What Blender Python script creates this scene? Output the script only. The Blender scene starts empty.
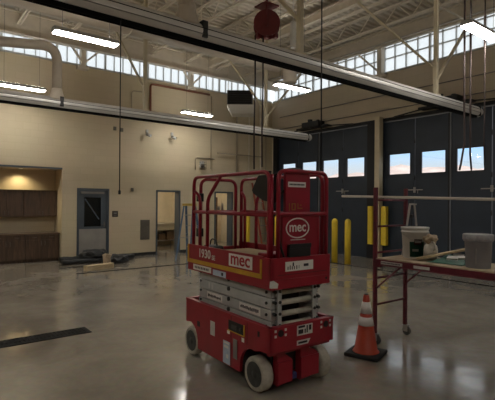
import bpy, bmesh, math, random
from mathutils import Vector, Matrix
random.seed(7)
C = bpy.context.scene.collection
PI = math.pi
V = Vector

# ---------------------------------------------------------------- materials
def _new(name):
    m = bpy.data.materials.new(name); m.use_nodes = True
    nt = m.node_tree; b = nt.nodes['Principled BSDF']
    return m, nt, b

def mat(name, col, rough=.5, metal=0., var=.08, scale=6., bump=0., bscale=40., spec=.5, emit=None, estr=0.):
    m, nt, b = _new(name)
    b.inputs['Roughness'].default_value = rough
    b.inputs['Metallic'].default_value = metal
    b.inputs['Specular IOR Level'].default_value = spec
    if var > 0:
        tc = nt.nodes.new('ShaderNodeTexCoord')
        n = nt.nodes.new('ShaderNodeTexNoise'); n.inputs['Scale'].default_value = scale; n.inputs['Detail'].default_value = 4
        nt.links.new(tc.outputs['Object'], n.inputs['Vector'])
        r = nt.nodes.new('ShaderNodeValToRGB')
        r.color_ramp.elements[0].position = .3; r.color_ramp.elements[1].position = .7
        r.color_ramp.elements[0].color = (*[max(0, c*(1-var)) for c in col], 1)
        r.color_ramp.elements[1].color = (*[min(1, c*(1+var)) for c in col], 1)
        nt.links.new(n.outputs['Fac'], r.inputs['Fac'])
        nt.links.new(r.outputs['Color'], b.inputs['Base Color'])
        if bump > 0:
            n2 = nt.nodes.new('ShaderNodeTexNoise'); n2.inputs['Scale'].default_value = bscale
            nt.links.new(tc.outputs['Object'], n2.inputs['Vector'])
            bp = nt.nodes.new('ShaderNodeBump'); bp.inputs['Strength'].default_value = bump; bp.inputs['Distance'].default_value = .02
            nt.links.new(n2.outputs['Fac'], bp.inputs['Height'])
            nt.links.new(bp.outputs['Normal'], b.inputs['Normal'])
    else:
        b.inputs['Base Color'].default_value = (*col, 1)
    if emit:
        b.inputs['Emission Color'].default_value = (*emit, 1)
        b.inputs['Emission Strength'].default_value = estr
    return m

def mat_block(name, col, mortar, bw=.4, bh=.2, rough=.62, bump=.25):
    m, nt, b = _new(name)
    b.inputs['Roughness'].default_value = rough
    tc = nt.nodes.new('ShaderNodeTexCoord')
    sp = nt.nodes.new('ShaderNodeSeparateXYZ'); nt.links.new(tc.outputs['Object'], sp.inputs[0])
    ad = nt.nodes.new('ShaderNodeMath'); ad.operation = 'ADD'
    nt.links.new(sp.outputs['X'], ad.inputs[0]); nt.links.new(sp.outputs['Y'], ad.inputs[1])
    cb = nt.nodes.new('ShaderNodeCombineXYZ'); nt.links.new(ad.outputs[0], cb.inputs['X']); nt.links.new(sp.outputs['Z'], cb.inputs['Y'])
    br = nt.nodes.new('ShaderNodeTexBrick')
    br.inputs['Scale'].default_value = 1; br.inputs['Brick Width'].default_value = bw; br.inputs['Row Height'].default_value = bh
    br.inputs['Mortar Size'].default_value = .006; br.inputs['Mortar Smooth'].default_value = .4
    br.inputs['Color1'].default_value = (*col, 1); br.inputs['Color2'].default_value = (*[c*.96 for c in col], 1)
    br.inputs['Mortar'].default_value = (*mortar, 1)
    nt.links.new(cb.outputs[0], br.inputs['Vector'])
    n = nt.nodes.new('ShaderNodeTexNoise'); n.inputs['Scale'].default_value = .8; n.inputs['Detail'].default_value = 5
    nt.links.new(tc.outputs['Object'], n.inputs['Vector'])
    mx = nt.nodes.new('ShaderNodeMix'); mx.data_type = 'RGBA'; mx.blend_type = 'MULTIPLY'; mx.inputs['Factor'].default_value = .12
    nt.links.new(br.outputs['Color'], mx.inputs[6]); nt.links.new(n.outputs['Color'], mx.inputs[7])
    nt.links.new(mx.outputs[2], b.inputs['Base Color'])
    bp = nt.nodes.new('ShaderNodeBump'); bp.inputs['Strength'].default_value = bump; bp.inputs['Distance'].default_value = .004; bp.invert = True
    nt.links.new(br.outputs['Fac'], bp.inputs['Height']); nt.links.new(bp.outputs['Normal'], b.inputs['Normal'])
    return m

def mat_floor():
    m, nt, b = _new('polished concrete')
    tc = nt.nodes.new('ShaderNodeTexCoord')
    n = nt.nodes.new('ShaderNodeTexNoise'); n.inputs['Scale'].default_value = 1.1; n.inputs['Detail'].default_value = 9; n.inputs['Roughness'].default_value = .62
    n.inputs['Distortion'].default_value = .6
    nt.links.new(tc.outputs['Object'], n.inputs['Vector'])
    r = nt.nodes.new('ShaderNodeValToRGB')
    r.color_ramp.elements[0].position = .32; r.color_ramp.elements[1].position = .72
    r.color_ramp.elements[0].color = FLOOR_A; r.color_ramp.elements[1].color = FLOOR_B
    nt.links.new(n.outputs['Fac'], r.inputs['Fac'])
    n3 = nt.nodes.new('ShaderNodeTexNoise'); n3.inputs['Scale'].default_value = 14; n3.inputs['Detail'].default_value = 6
    nt.links.new(tc.outputs['Object'], n3.inputs['Vector'])
    mx = nt.nodes.new('ShaderNodeMix'); mx.data_type = 'RGBA'; mx.blend_type = 'OVERLAY'; mx.inputs['Factor'].default_value = .18
    nt.links.new(r.outputs['Color'], mx.inputs[6]); nt.links.new(n3.outputs['Color'], mx.inputs[7])
    nt.links.new(mx.outputs[2], b.inputs['Base Color'])
    mr = nt.nodes.new('ShaderNodeMapRange'); mr.inputs['From Min'].default_value = .35; mr.inputs['From Max'].default_value = .7
    mr.inputs['To Min'].default_value = .095; mr.inputs['To Max'].default_value = .20
    nt.links.new(n.outputs['Fac'], mr.inputs['Value']); nt.links.new(mr.outputs[0], b.inputs['Roughness'])
    n2 = nt.nodes.new('ShaderNodeTexNoise'); n2.inputs['Scale'].default_value = 2.6; n2.inputs['Detail'].default_value = 1.5
    nt.links.new(tc.outputs['Object'], n2.inputs['Vector'])
    bp = nt.nodes.new('ShaderNodeBump'); bp.inputs['Strength'].default_value = .16; bp.inputs['Distance'].default_value = .02
    nt.links.new(n2.outputs['Fac'], bp.inputs['Height']); nt.links.new(bp.outputs['Normal'], b.inputs['Normal'])
    b.inputs['Specular IOR Level'].default_value = .85
    b.inputs['IOR'].default_value = 1.52
    return m

def mat_wood(name, a, bcol, scale=(1, 1, 12), rough=.45):
    m, nt, b = _new(name)
    b.inputs['Roughness'].default_value = rough
    tc = nt.nodes.new('ShaderNodeTexCoord')
    mp = nt.nodes.new('ShaderNodeMapping'); mp.inputs['Scale'].default_value = scale
    nt.links.new(tc.outputs['Object'], mp.inputs['Vector'])
    n = nt.nodes.new('ShaderNodeTexNoise'); n.inputs['Scale'].default_value = 2.2; n.inputs['Detail'].default_value = 7; n.inputs['Distortion'].default_value = .8
    nt.links.new(mp.outputs[0], n.inputs['Vector'])
    r = nt.nodes.new('ShaderNodeValToRGB'); r.color_ramp.elements[0].position = .35; r.color_ramp.elements[1].position = .66
    r.color_ramp.elements[0].color = (*a, 1); r.color_ramp.elements[1].color = (*bcol, 1)
    nt.links.new(n.outputs['Fac'], r.inputs['Fac']); nt.links.new(r.outputs['Color'], b.inputs['Base Color'])
    return m

def mat_glass(name, tint=(1, 1, 1), gloss=.08, rough=.02):
    m = bpy.data.materials.new(name); m.use_nodes = True
    nt = m.node_tree; nt.nodes.clear()
    o = nt.nodes.new('ShaderNodeOutputMaterial'); t = nt.nodes.new('ShaderNodeBsdfTransparent'); t.inputs[0].default_value = (*tint, 1)
    g = nt.nodes.new('ShaderNodeBsdfGlossy'); g.inputs['Roughness'].default_value = rough
    mx = nt.nodes.new('ShaderNodeMixShader'); mx.inputs[0].default_value = gloss
    nt.links.new(t.outputs[0], mx.inputs[1]); nt.links.new(g.outputs[0], mx.inputs[2]); nt.links.new(mx.outputs[0], o.inputs[0])
    return m

def mat_frosted(name, tint):
    # insulated translucent glazing: part clear, part scattering
    m = bpy.data.materials.new(name); m.use_nodes = True
    nt = m.node_tree; nt.nodes.clear()
    o = nt.nodes.new('ShaderNodeOutputMaterial'); t = nt.nodes.new('ShaderNodeBsdfTransparent'); t.inputs[0].default_value = (*tint, 1)
    g = nt.nodes.new('ShaderNodeBsdfTranslucent'); g.inputs[0].default_value = (*tint, 1)
    mx = nt.nodes.new('ShaderNodeMixShader'); mx.inputs[0].default_value = .45
    nt.links.new(t.outputs[0], mx.inputs[1]); nt.links.new(g.outputs[0], mx.inputs[2]); nt.links.new(mx.outputs[0], o.inputs[0])
    return m

FLOOR_A = (.22, .195, .16, 1); FLOOR_B = (.33, .298, .25, 1)
LAMP = 54.0
UP_FILL = 32.0
M = dict(
    floor=mat_floor(),
    block=mat_block('cream painted block', (.63, .53, .365), (.575, .48, .325), bump=.15),
    upper=mat_block('beige painted block', (.66, .575, .45), (.58, .505, .395), bump=.15),
    deck=mat('painted roof deck', (.64, .59, .50), .6, var=.05, scale=2),
    steel=mat('cream painted steel', (.70, .63, .52), .5, var=.06),
    post=mat('cream rail post paint', (.62, .54, .38), .45, var=.05),
    base=mat('black rubber baseboard', (.012, .012, .012), .5, var=0),
    alum=mat('brushed aluminium rail', (.70, .68, .64), .45, .4, var=.06, scale=3),
    blackrub=mat('black rubber lip', (.006, .006, .006), .8, var=0, spec=.1),
    duct=mat('beige spiral duct', (.60, .52, .42), .5, var=.05),
    door=mat('dark slate door steel', (.038, .050, .070), .45, var=.1, scale=2, spec=.3),
    doordk=mat('black door gasket', (.006, .007, .009), .6, var=0),
    doorlt=mat('grey door astragal', (.20, .21, .23), .45, var=.05),
    frameblue=mat('blue grey steel frame', (.068, .085, .105), .45, var=.06),
    kick=mat('grey kick plate', (.36, .34, .31), .42, .25, var=.1, scale=3),
    glassdk=mat('dark wired glass', (.010, .012, .013), .08, var=0),
    wood=mat_wood('walnut laminate', (.050, .029, .018), (.11, .066, .040), (9, 9, 1)),
    counter=mat('brown counter laminate', (.13, .085, .055), .4, var=.2, scale=20),
    handle=mat('satin pull metal', (.16, .15, .14), .35, .8, var=0),
    red=mat('lift red paint', (.28, .008, .021), .38, var=.12, scale=5),
    redpipe=mat('lift red rail paint', (.28, .010, .026), .36, var=.12, scale=8),
    reddk=mat('dark red panel paint', (.26, .008, .022), .38, var=.1),
    arm=mat('grey scissor arm paint', (.42, .43, .42), .5, var=.1, scale=8),
    armend=mat('bare pale steel tube', (.52, .50, .42), .45, .2, var=.12, scale=12),
    dark=mat('dark greasy steel', (.012, .012, .012), .5, var=.2),
    black=mat('black plastic', (.008, .008, .009), .42, var=0),
    tyre=mat('off white solid tyre', (.42, .39, .33), .75, var=.22, scale=14, bump=.15),
    hub=mat('dark wheel hub', (.045, .048, .045), .55, var=.3, scale=18),
    yellow=mat('yellow edging paint', (.52, .29, .018), .5, var=.12, scale=12),
    bollard=mat('yellow bollard sleeve', (.84, .62, .05), .45, var=.06),
    white=mat('white decal', (.72, .70, .66), .5, var=.04),
    paper=mat('off white label', (.58, .57, .54), .6, var=.08, scale=20),
    bluelabel=mat('pale blue label', (.46, .54, .66), .6, var=.08, scale=20),
    ink=mat('black print', (.015, .015, .018), .6, var=0),
    decalred=mat('red print', (.38, .02, .03), .5, var=0),
    scaf=mat('maroon scaffold paint', (.125, .014, .026), .45, var=.25, scale=14),
    ply=mat_wood('worn plywood', (.34, .26, .17), (.50, .40, .28), (3, 1, 1), .8),
    lumber=mat_wood('pale lumber', (.46, .36, .22), (.62, .50, .32), (1, 8, 8), .8),
    toe_lit=mat('tan of lit toe board', (.34, .25, .14), .8, var=.1),  # tan stands for light falling on the far toe board
    pail=mat('white plastic pail', (.62, .62, .58), .45, var=.07),
    pailgrey=mat('grey plastic pail', (.27, .275, .31), .5, var=.06),
    dust=mat('plaster dusted rim', (.33, .33, .345), .8, var=.2, scale=30),
    green=mat('dark green print', (.02, .12, .085), .5, var=.15),
    greenbag=mat('green woven bag', (.02, .10, .065), .6, var=.3, scale=10),
    jug=mat('cloudy plastic', (.55, .52, .46), .4, var=.2, scale=12),
    tan=mat('tan cloth', (.42, .33, .23), .85, var=.2, scale=14),
    cone=mat('orange cone plastic', (.44, .050, .018), .48, var=.08),
    reflect=mat('white reflective sleeve', (.80, .79, .78), .4, var=.05),
    conebase=mat('black rubber base', (.020, .020, .020), .75, var=.2),
    caster=mat('grey caster rubber', (.10, .10, .10), .6, var=.1),
    zinc=mat('zinc plated steel', (.42, .41, .40), .4, .7, var=.05),
    pvc=mat('off white conduit', (.62, .58, .52), .45, var=.06),
    ladderblue=mat('blue fibreglass', (.10, .17, .28), .5, var=.08),
    ladderred=mat('red orange fibreglass', (.36, .085, .05), .5, var=.1),
    ladderyel=mat('yellow ladder plastic', (.60, .42, .10), .5, var=.05),
    grey=mat('light grey enamel', (.45, .45, .44), .45, var=.04),
    midgrey=mat('mid grey enamel', (.20, .19, .18), .5, var=.05),
    brownsign=mat('dark brown sign', (.05, .036, .030), .45, var=.05),
    ventm=mat('bronze grey louvre', (.16, .145, .12), .45, .3, var=.05),
    conduitm=mat('painted conduit', (.38, .32, .24), .5, var=.05),
    redpaint=mat('rust red pipe paint', (.23, .085, .045), .5, var=.1),
    reel=mat('dark red reel enamel', (.14, .018, .020), .45, var=.15),
    hose=mat('black red hose', (.030, .015, .013), .6, var=.1),
    cable=mat('black cable', (.010, .010, .010), .55, var=0),
    rag=mat('dark plastic sheet', (.020, .022, .024), .5, var=.3, scale=12, bump=.5, bscale=9),
    grate=mat('dark cast grate', (.012, .011, .010), .7, 0, var=.15, spec=.15),
    joint=mat('black joint sealant', (.008, .008, .008), .9, var=0, spec=.0),
    roomwall=mat('pale room paint', (.66, .60, .48), .7, var=.04),
    stainless=mat('stainless bench', (.40, .39, .36), .4, .6, var=.08),
    glass=mat_glass('clear window glass', (.96, .98, 1.0)),
    frost=mat_frosted('insulated clerestory glass', (.93, .96, .98)),
    mull=mat('grey window mullion', (.48, .48, .46), .5, var=.03),
    lamp=mat('lamp diffuser', (.9, .9, .9), .5, var=0, emit=(1, .95, .87), estr=LAMP),
    ceilfill=mat('added ceiling fill glow', (.9, .9, .9), .5, var=0, emit=(1, .95, .87), estr=UP_FILL),  # added upward glow that brightens the ceiling
    ground=mat('pale apron concrete', (.50, .46, .41), .9, var=.1, scale=.2),
    hill=mat('dusty pink hills', (.74, .58, .52), 1., var=.25, scale=.05),
)

# ---------------------------------------------------------------- mesh helpers
class MB:
    def __init__(s): s.bm = bmesh.new()
    def _add(s, fn):
        before = set(s.bm.verts); fn(); return [v for v in s.bm.verts if v not in before]
    def box(s, x0, x1, y0, y1, z0, z1, bev=0., rot=None, seg=2):
        mtx = Matrix.Translation(((x0+x1)/2, (y0+y1)/2, (z0+z1)/2))
        if rot is not None: mtx = mtx @ rot
        mtx = mtx @ Matrix.Diagonal((abs(x1-x0), abs(y1-y0), abs(z1-z0), 1))
        t = bmesh.new(); bmesh.ops.create_cube(t, size=1, matrix=mtx)
        if bev > 0: bmesh.ops.bevel(t, geom=list(t.edges), offset=bev, segments=seg, affect='EDGES', profile=.5)
        s.merge(t); return s
    def merge(s, t):
        mp = {v: s.bm.verts.new(v.co) for v in t.verts}
        for f in t.faces:
            try:
                nf = s.bm.faces.new([mp[v] for v in f.verts]); nf.smooth = f.smooth
            except ValueError: pass
        t.free()
    def cyl(s, p0, p1, r, r2=None, n=16, caps=True, smooth=True):
        p0, p1 = V(p0), V(p1); r2 = r if r2 is None else r2
        d = (p1-p0); q = d.to_track_quat('Z', 'Y')
        a = [s.bm.verts.new(p0 + q @ V((r*math.cos(2*PI*i/n), r*math.sin(2*PI*i/n), 0))) for i in range(n)]
        b = [s.bm.verts.new(p1 + q @ V((r2*math.cos(2*PI*i/n), r2*math.sin(2*PI*i/n), 0))) for i in range(n)]
        for i in range(n):
            f = s.bm.faces.new([a[i], a[(i+1) % n], b[(i+1) % n], b[i]]); f.smooth = smooth
        if caps:
            s.bm.faces.new(a[::-1]); s.bm.faces.new(b)
        return s
    def tube(s, pts, r, n=10, closed=False):
        pts = [V(p) for p in pts]; k = len(pts); rings = []
        up = None
        for i, p in enumerate(pts):
            if closed: d = (pts[(i+1) % k]-pts[i-1]).normalized()
            else: d = (pts[min(i+1, k-1)]-pts[max(i-1, 0)]).normalized()
            if up is None:
                up = d.orthogonal().normalized()
            else:
                up = (up - d*up.dot(d))
                up = up.normalized() if up.length > 1e-6 else d.orthogonal().normalized()
            w = d.cross(up)
            rr = r(i/(k-1)) if callable(r) else r
            rings.append([s.bm.verts.new(p + up*(rr*math.cos(2*PI*j/n)) + w*(rr*math.sin(2*PI*j/n))) for j in range(n)])
        for i in range(k if closed else k-1):
            a, b = rings[i], rings[(i+1) % k]
            for j in range(n):
                f = s.bm.faces.new([a[j], a[(j+1) % n], b[(j+1) % n], b[j]]); f.smooth = True
        if not closed:
            s.bm.faces.new(rings[0][::-1]); s.bm.faces.new(rings[-1])
        return s
    def lathe(s, prof, c=(0, 0, 0), n=28, axis='Z'):
        # prof: list of (r, z); closed top and bottom when r > 0 at the ends
        c = V(c); rings = []
        for (r, z) in prof:
            ring = []
            for j in range(n):
                a = 2*PI*j/n
                p = V((r*math.cos(a), r*math.sin(a), z))
                if axis == 'X': p = V((z, r*math.cos(a), r*math.sin(a)))
                if axis == 'Y': p = V((r*math.cos(a), z, r*math.sin(a)))
                ring.append(s.bm.verts.new(c+p))
            rings.append(ring)
        for a, b in zip(rings, rings[1:]):
            for j in range(n):
                f = s.bm.faces.new([a[j], a[(j+1) % n], b[(j+1) % n], b[j]]); f.smooth = True
        s.bm.faces.new(rings[0][::-1]); s.bm.faces.new(rings[-1])
        return s
    def prism(s, poly, o, u, v, w):
        # poly of (a,b) in plane o + a*u + b*v, thickness vector w
        o, u, v, w = V(o), V(u), V(v), V(w)
        a = [s.bm.verts.new(o+u*p[0]+v*p[1]) for p in poly]
        b = [s.bm.verts.new(o+u*p[0]+v*p[1]+w) for p in poly]
        n = len(poly)
        for i in range(n): s.bm.faces.new([a[i], a[(i+1) % n], b[(i+1) % n], b[i]])
        s.bm.faces.new(a[::-1]); s.bm.faces.new(b)
        return s
    def bar(s, p0, p1, w, h=None, upv=(0, 0, 1)):
        # rectangular bar from p0 to p1
        p0, p1 = V(p0), V(p1); h = h or w
        d = (p1-p0); L = d.length; d.normalize()
        x = V(upv).cross(d)
        if x.length < 1e-4: x = V((1, 0, 0)).cross(d)
        x.normalize(); y = d.cross(x)
        poly = [(-w/2, -h/2), (w/2, -h/2), (w/2, h/2), (-w/2, h/2)]
        return s.prism(poly, p0, x, y, d*L)

OFF = {}
def link(name, mb, m, parent=None, origin=None):
    bm = mb.bm if isinstance(mb, MB) else mb
    bmesh.ops.recalc_face_normals(bm, faces=bm.faces)
    if parent is not None: org = OFF[parent.name]
    elif origin is not None: org = V(origin)
    else:
        xs = [v.co for v in bm.verts]
        org = V(((min(p.x for p in xs)+max(p.x for p in xs))/2, (min(p.y for p in xs)+max(p.y for p in xs))/2, min(p.z for p in xs)))
    bmesh.ops.translate(bm, verts=bm.verts, vec=-org)
    me = bpy.data.meshes.new(name); bm.to_mesh(me); bm.free()
    me.materials.append(M[m] if isinstance(m, str) else m)
    o = bpy.data.objects.new(name, me); C.objects.link(o)
    if parent is not None: o.parent = parent
    else: o.location = org
    OFF[o.name] = org
    return o

def link_each(name, mb, m, parent):
    # every loose piece of mb becomes a part of its own
    bm = mb.bm; seen = set(); out = []
    for v0 in list(bm.verts):
        if v0 in seen: continue
        st = [v0]; seen.add(v0); isl = []
        while st:
            v = st.pop(); isl.append(v)
            for e in v.link_edges:
                w = e.other_vert(v)
                if w not in seen: seen.add(w); st.append(w)
        n = MB(); mp = {v: n.bm.verts.new(v.co) for v in isl}
        for f in {f for v in isl for f in v.link_faces}:
            nf = n.bm.faces.new([mp[v] for v in f.verts]); nf.smooth = f.smooth
        out.append(link(name, n, m, parent))
    bm.free(); return out

def tag(o, label, cat, group=None, kind=None):
    o['label'] = label; o['category'] = cat
    if group: o['group'] = group
    if kind: o['kind'] = kind
    return o

def thing(name, label, cat, loc, group=None):
    o = bpy.data.objects.new(name, None); C.objects.link(o); o.location = loc
    o.empty_display_size = .1
    OFF[o.name] = V(loc)
    return tag(o, label, cat, group)

def struct(name, mb, m, parent=None):
    o = link(name, mb, m, parent, origin=(0, 0, 0) if parent is None else None)
    if parent is None: o['kind'] = 'structure'
    return o

def copytree(root, loc, label, rz=None):
    r = root.copy(); C.objects.link(r); r.location = loc; r['label'] = label
    if rz is not None: r.rotation_euler = (0, 0, rz)
    def rec(a, b):
        for ch in [c for c in C.objects if c.parent == a]:
            c = ch.copy(); C.objects.link(c); c.parent = b; rec(ch, c)
    rec(root, r)
    return r

def round_path(pts, rad, seg=6):
    # polyline with rounded corners
    pts = [V(p) for p in pts]; out = [pts[0]]
    for i in range(1, len(pts)-1):
        a, b, c = pts[i-1], pts[i], pts[i+1]
        d1 = (a-b).normalized(); d2 = (c-b).normalized()
        r = min(rad, (a-b).length*.49, (c-b).length*.49)
        p, q = b+d1*r, b+d2*r
        for k in range(seg+1):
            t = k/seg
            out.append(p*(1-t)**2 + b*2*t*(1-t) + q*t*t)
    out.append(pts[-1]); return out

def text_mesh(txt, size, o, u, v, w=.002, align='CENTER', sx=1.0, shear=0):
    # letters as a bmesh laid in plane (o; u right, v up)
    cu = bpy.data.curves.new('t', 'FONT'); cu.body = txt; cu.size = size; cu.align_x = align; cu.align_y = 'CENTER'
    cu.extrude = w; cu.offset = size*.014; cu.shear = shear; cu.resolution_u = 3
    ob = bpy.data.objects.new('t', cu); C.objects.link(ob)
    bpy.context.view_layer.update()
    dg = bpy.context.evaluated_depsgraph_get()
    me = bpy.data.meshes.new_from_object(ob.evaluated_get(dg))
    bm = bmesh.new(); bm.from_mesh(me)
    u, v, o = V(u), V(v), V(o); n = u.cross(v)
    for vt in bm.verts:
        c = vt.co.copy(); vt.co = o + u*c.x*sx + v*c.y + n*c.z
    bpy.data.objects.remove(ob); bpy.data.curves.remove(cu); bpy.data.meshes.remove(me)
    mb = MB(); mb.bm.free(); mb.bm = bm
    return mb

# ---------------------------------------------------------------- room dims
XW, YW = 12.0, 13.7
XB, YB = -8.0, -7.0
ZS, ZT, ZC = 5.87, 6.98, 7.1       # clerestory sill, head, ceiling
T = .3

# floor
mb = MB(); mb.box(XB-T, XW+T+.2, YB-T, YW+6.5, -.2, 0); struct('floor', mb, 'floor')
# ceiling: corrugated deck with ribs along X
mb = MB(); per = .2; y = YB-T
prof = []
while y < YW+T:
    prof += [(y, 0), (y+.09, 0), (y+.115, .06), (y+.175, .06)]
    y += per
poly = [(a, b) for a, b in prof] + [(prof[-1][0], .12), (prof[0][0], .12)]
bm = mb.bm
A = [bm.verts.new((XB-T, a, ZC+b)) for a, b in prof]; B = [bm.verts.new((XW+T, a, ZC+b)) for a, b in prof]
for i in range(len(prof)-1): bm.faces.new([A[i], A[i+1], B[i+1], B[i]])
mb.box(XB-T, XW+T, YB-T, YW+T, ZC+.07, ZC+.2)
struct('ceiling', mb, 'deck')

# left wall (faces -Y): openings
AX0, AX1, AZ = -.3, 3.77, 2.72          # alcove
D1 = (4.20, 5.19); D2 = (6.81, 7.74); D3 = (9.18, 10.02); DZ = 2.18
BKY = 14.5
mb = MB()
def wl(x0, x1, z0, z1): mb.box(x0, x1, YW, YW+T, z0, z1)
wl(XB-T, AX0, 0, 4.0); wl(AX0, AX1, AZ, 4.0); wl(AX1, D1[0], 0, 4.0); wl(*D1, DZ, 4.0); wl(D1[1], D2[0], 0, 4.0)
wl(*D2, DZ, 4.0); wl(D2[1], D3[0], 0, 4.0); wl(*D3, DZ, 4.0); wl(D3[1], XW+T, 0, 4.0)
# alcove shell
mb.box(AX0-.1, AX1+.1, BKY, BKY+.1, 0, AZ+.1); mb.box(AX0-.1, AX0, YW+T, BKY, 0, AZ); mb.box(AX1, AX1+.1, YW+T, BKY, 0, AZ)
mb.box(AX0-.1, AX1+.1, YW+T, BKY+.1, AZ, AZ+.1)
wl(XB-T, XW+T, 4.0, ZS)
struct('wall_left', mb, 'block')
mb = MB(); mb.box(XB-T, XW+T, YW, YW+T, ZT, ZC+.1); struct('trim_1', mb, 'upper')
mb = MB(); mb.box(AX0, AX1, YW-.008, YW+.02, AZ-.005, AZ+.05); struct('trim_2', mb, 'frameblue')   # steel lintel over the alcove
mb = MB()
for x0, x1 in ((AX1, D1[0]), (D1[1], D2[0]), (D2[1], D3[0]), (D3[1], XW)): mb.box(x0, x1, YW-.012, YW+.01, 0, .10)
struct('baseboard_left', mb, 'base')

# right wall (faces -X): bays
BAY = [(8.93, 13.40), (4.00, 8.47), (-.93, 3.54), (-5.9, -1.4)]
BZ = 4.47
mb = MB()
def wr(y0, y1, z0, z1, t=T): mb.box(XW, XW+t, y0, y1, z0, z1)
edges = [YW+T] + [e for b in BAY for e in (b[1], b[0])] + [YB-T]
for i in range(0, len(edges), 2): wr(edges[i+1], edges[i], 0, BZ)
wr(YB-T, YW+T, BZ, ZS)
struct('wall_right', mb, 'upper')
mb = MB(); wr(YB-T, YW+T, ZT, ZC+.1); struct('trim_3', mb, 'upper')
# walls behind the camera
mb = MB(); mb.box(XB-T, XB, YB-T, YW+T, 0, ZC+.1); struct('wall_back', mb, 'block')
mb = MB(); mb.box(XB-T, XW+T, YB-T, YB, 0, ZC+.1); struct('wall_front', mb, 'block')

# clerestory windows
def clerestory(name, axis, a0, a1, vis0, vis1):
    mb = MB(); g = MB(); st, nth = (.29, 5) if axis == 'X' else (.385, 4)
    def bx(m, p0, p1, d0, d1, z0, z1):
        if axis == 'X': m.box(p0, p1, YW+d0, YW+d1, z0, z1)
        else: m.box(XW+d0, XW+d1, p0, p1, z0, z1)
    bx(mb, a0, a1, -.03, .14, ZS, ZS+.05); bx(mb, a0, a1, .02, .14, ZT-.05, ZT)
    for zz in (() if axis == 'X' else (6.36, 6.70)): bx(mb, a0, a1, .05, .12, zz-.012, zz+.012)
    k = 0; p = a0
    while p <= a1+.01:
        w = .045 if k % nth == 0 else .010
        bx(mb, p-w/2, p+w/2, .03, .13, ZS, ZT); p += st; k += 1
    bx(g, a0, a1, .08, .09, ZS+.03, ZT-.03)
    o = struct(name, mb, 'mull')
    gg = link('pane', g, 'frost', o)
    return o
clerestory('window_1', 'X', XB, XW-.05, 0, 0)
clerestory('window_2', 'Y', YB, YW-.05, 0, 0)

# ---------------------------------------------------------------- folding bay doors
def bay_door(idx, y0, y1, vis):
    n = 4; w = (y1-y0)/n
    root = bpy.data.objects.new('door_%d' % idx, None); C.objects.link(root); root.location = (XW+.1, (y0+y1)/2, 0); root['kind'] = 'structure'
    OFF[root.name] = V(root.location)
    f = MB()
    f.box(XW-.02, XW+.26, y0-(.35 if idx == 1 else 0), y0+.04, 0, BZ); f.box(XW-.02, XW+.26, y1-.04, y1+(.05 if idx > 1 else .2), 0, BZ); f.box(XW-.02, XW+.26, y0, y1, BZ-.10, BZ)
    link('door_frame', f, 'doordk', root)
    for k in range(n):
        a, b = y0+.04+k*(y1-y0-.08)/n+.012, y0+.04+(k+1)*(y1-y0-.08)/n-.012
        m = MB(); xx0, xx1 = XW+.10, XW+.16
        wa, wb = a+.19, b-.15
        if k >= 2: wa, wb = a+.15, b-.19
        z0, z1 = 2.70, 3.32
        m.box(xx0, xx1, a, b, .004, z0); m.box(xx0, xx1, a, b, z1, BZ-.12); m.box(xx0, xx1, a, wa, z0, z1); m.box(xx0, xx1, wb, b, z0, z1)
        lf = link('leaf', m, 'door', root)
        g = MB(); g.box(XW+.125, XW+.135, wa, wb, z0, z1); link('pane', g, 'glass', lf)
        fr = MB(); t = .025
        fr.box(xx0-.008, xx0+.01, wa-t, wb+t, z0-t, z0); fr.box(xx0-.008, xx0+.01, wa-t, wb+t, z1, z1+t); fr.box(xx0-.008, xx0+.01, wa-t, wa, z0, z1); fr.box(xx0-.008, xx0+.01, wb, wb+t, z0, z1)
        link('window_trim', fr, 'doordk', lf)
        if k in (0, 2):   # latch bars near the folds
            h = MB(); yy = b+.005
            h.box(xx0-.05, xx0-.03, yy-.27, yy+.27, 2.19, 2.22); h.box(xx0-.05, xx0, yy-.03, yy+.03, 2.12, 2.29, .006)
            h.cyl((xx0-.06, yy-.12, 2.205), (xx0-.06, yy-.12, 2.10), .012, n=8)
            link('latch_bar', h, 'zinc', lf)
        hg = MB()
        for zz in (.35, 1.5, 2.5, 3.6):
            hg.cyl((xx0-.012, a-.006, zz), (xx0-.012, a-.006, zz+.14), .018, n=8)
        link('hinge', hg, 'doordk', lf)
        if k == 2:
            s_ = MB(); s_.box(xx0-.03, xx0+.005, a-.024, a+.006, .03, BZ-.12); link('astragal', s_, 'doorlt', root); s_ = MB(); s_.box(xx0-.02, xx0+.005, a+.008, a+.06, .03, BZ-.12); link('gasket', s_, 'doordk', root)
    return root
for i, (y0, y1) in enumerate(BAY): bay_door(i+1, y0, y1, i < 2)

# jamb guards and pier column
for yy in (8.44, 8.96):
    pass
mb = MB(); mb.box(XW-.2, XW, 8.38, 8.56, 0, BZ+.05, .01); struct('trim_4', mb, 'post')
for (yy, lab) in ((8.74, 'yellow jamb guard panel on the left side of the cream pier between the bay doors'),
                  (8.24, 'yellow jamb guard panel on the right side of the cream pier between the bay doors')):
    mb = MB(); mb.box(XW-.17, XW-.03, yy-.09, yy+.09, .48, 1.70, .012)
    tag(link('jamb_guard', mb, 'bollard'), lab, 'guard', 'yellow guards on the pier')
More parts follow.
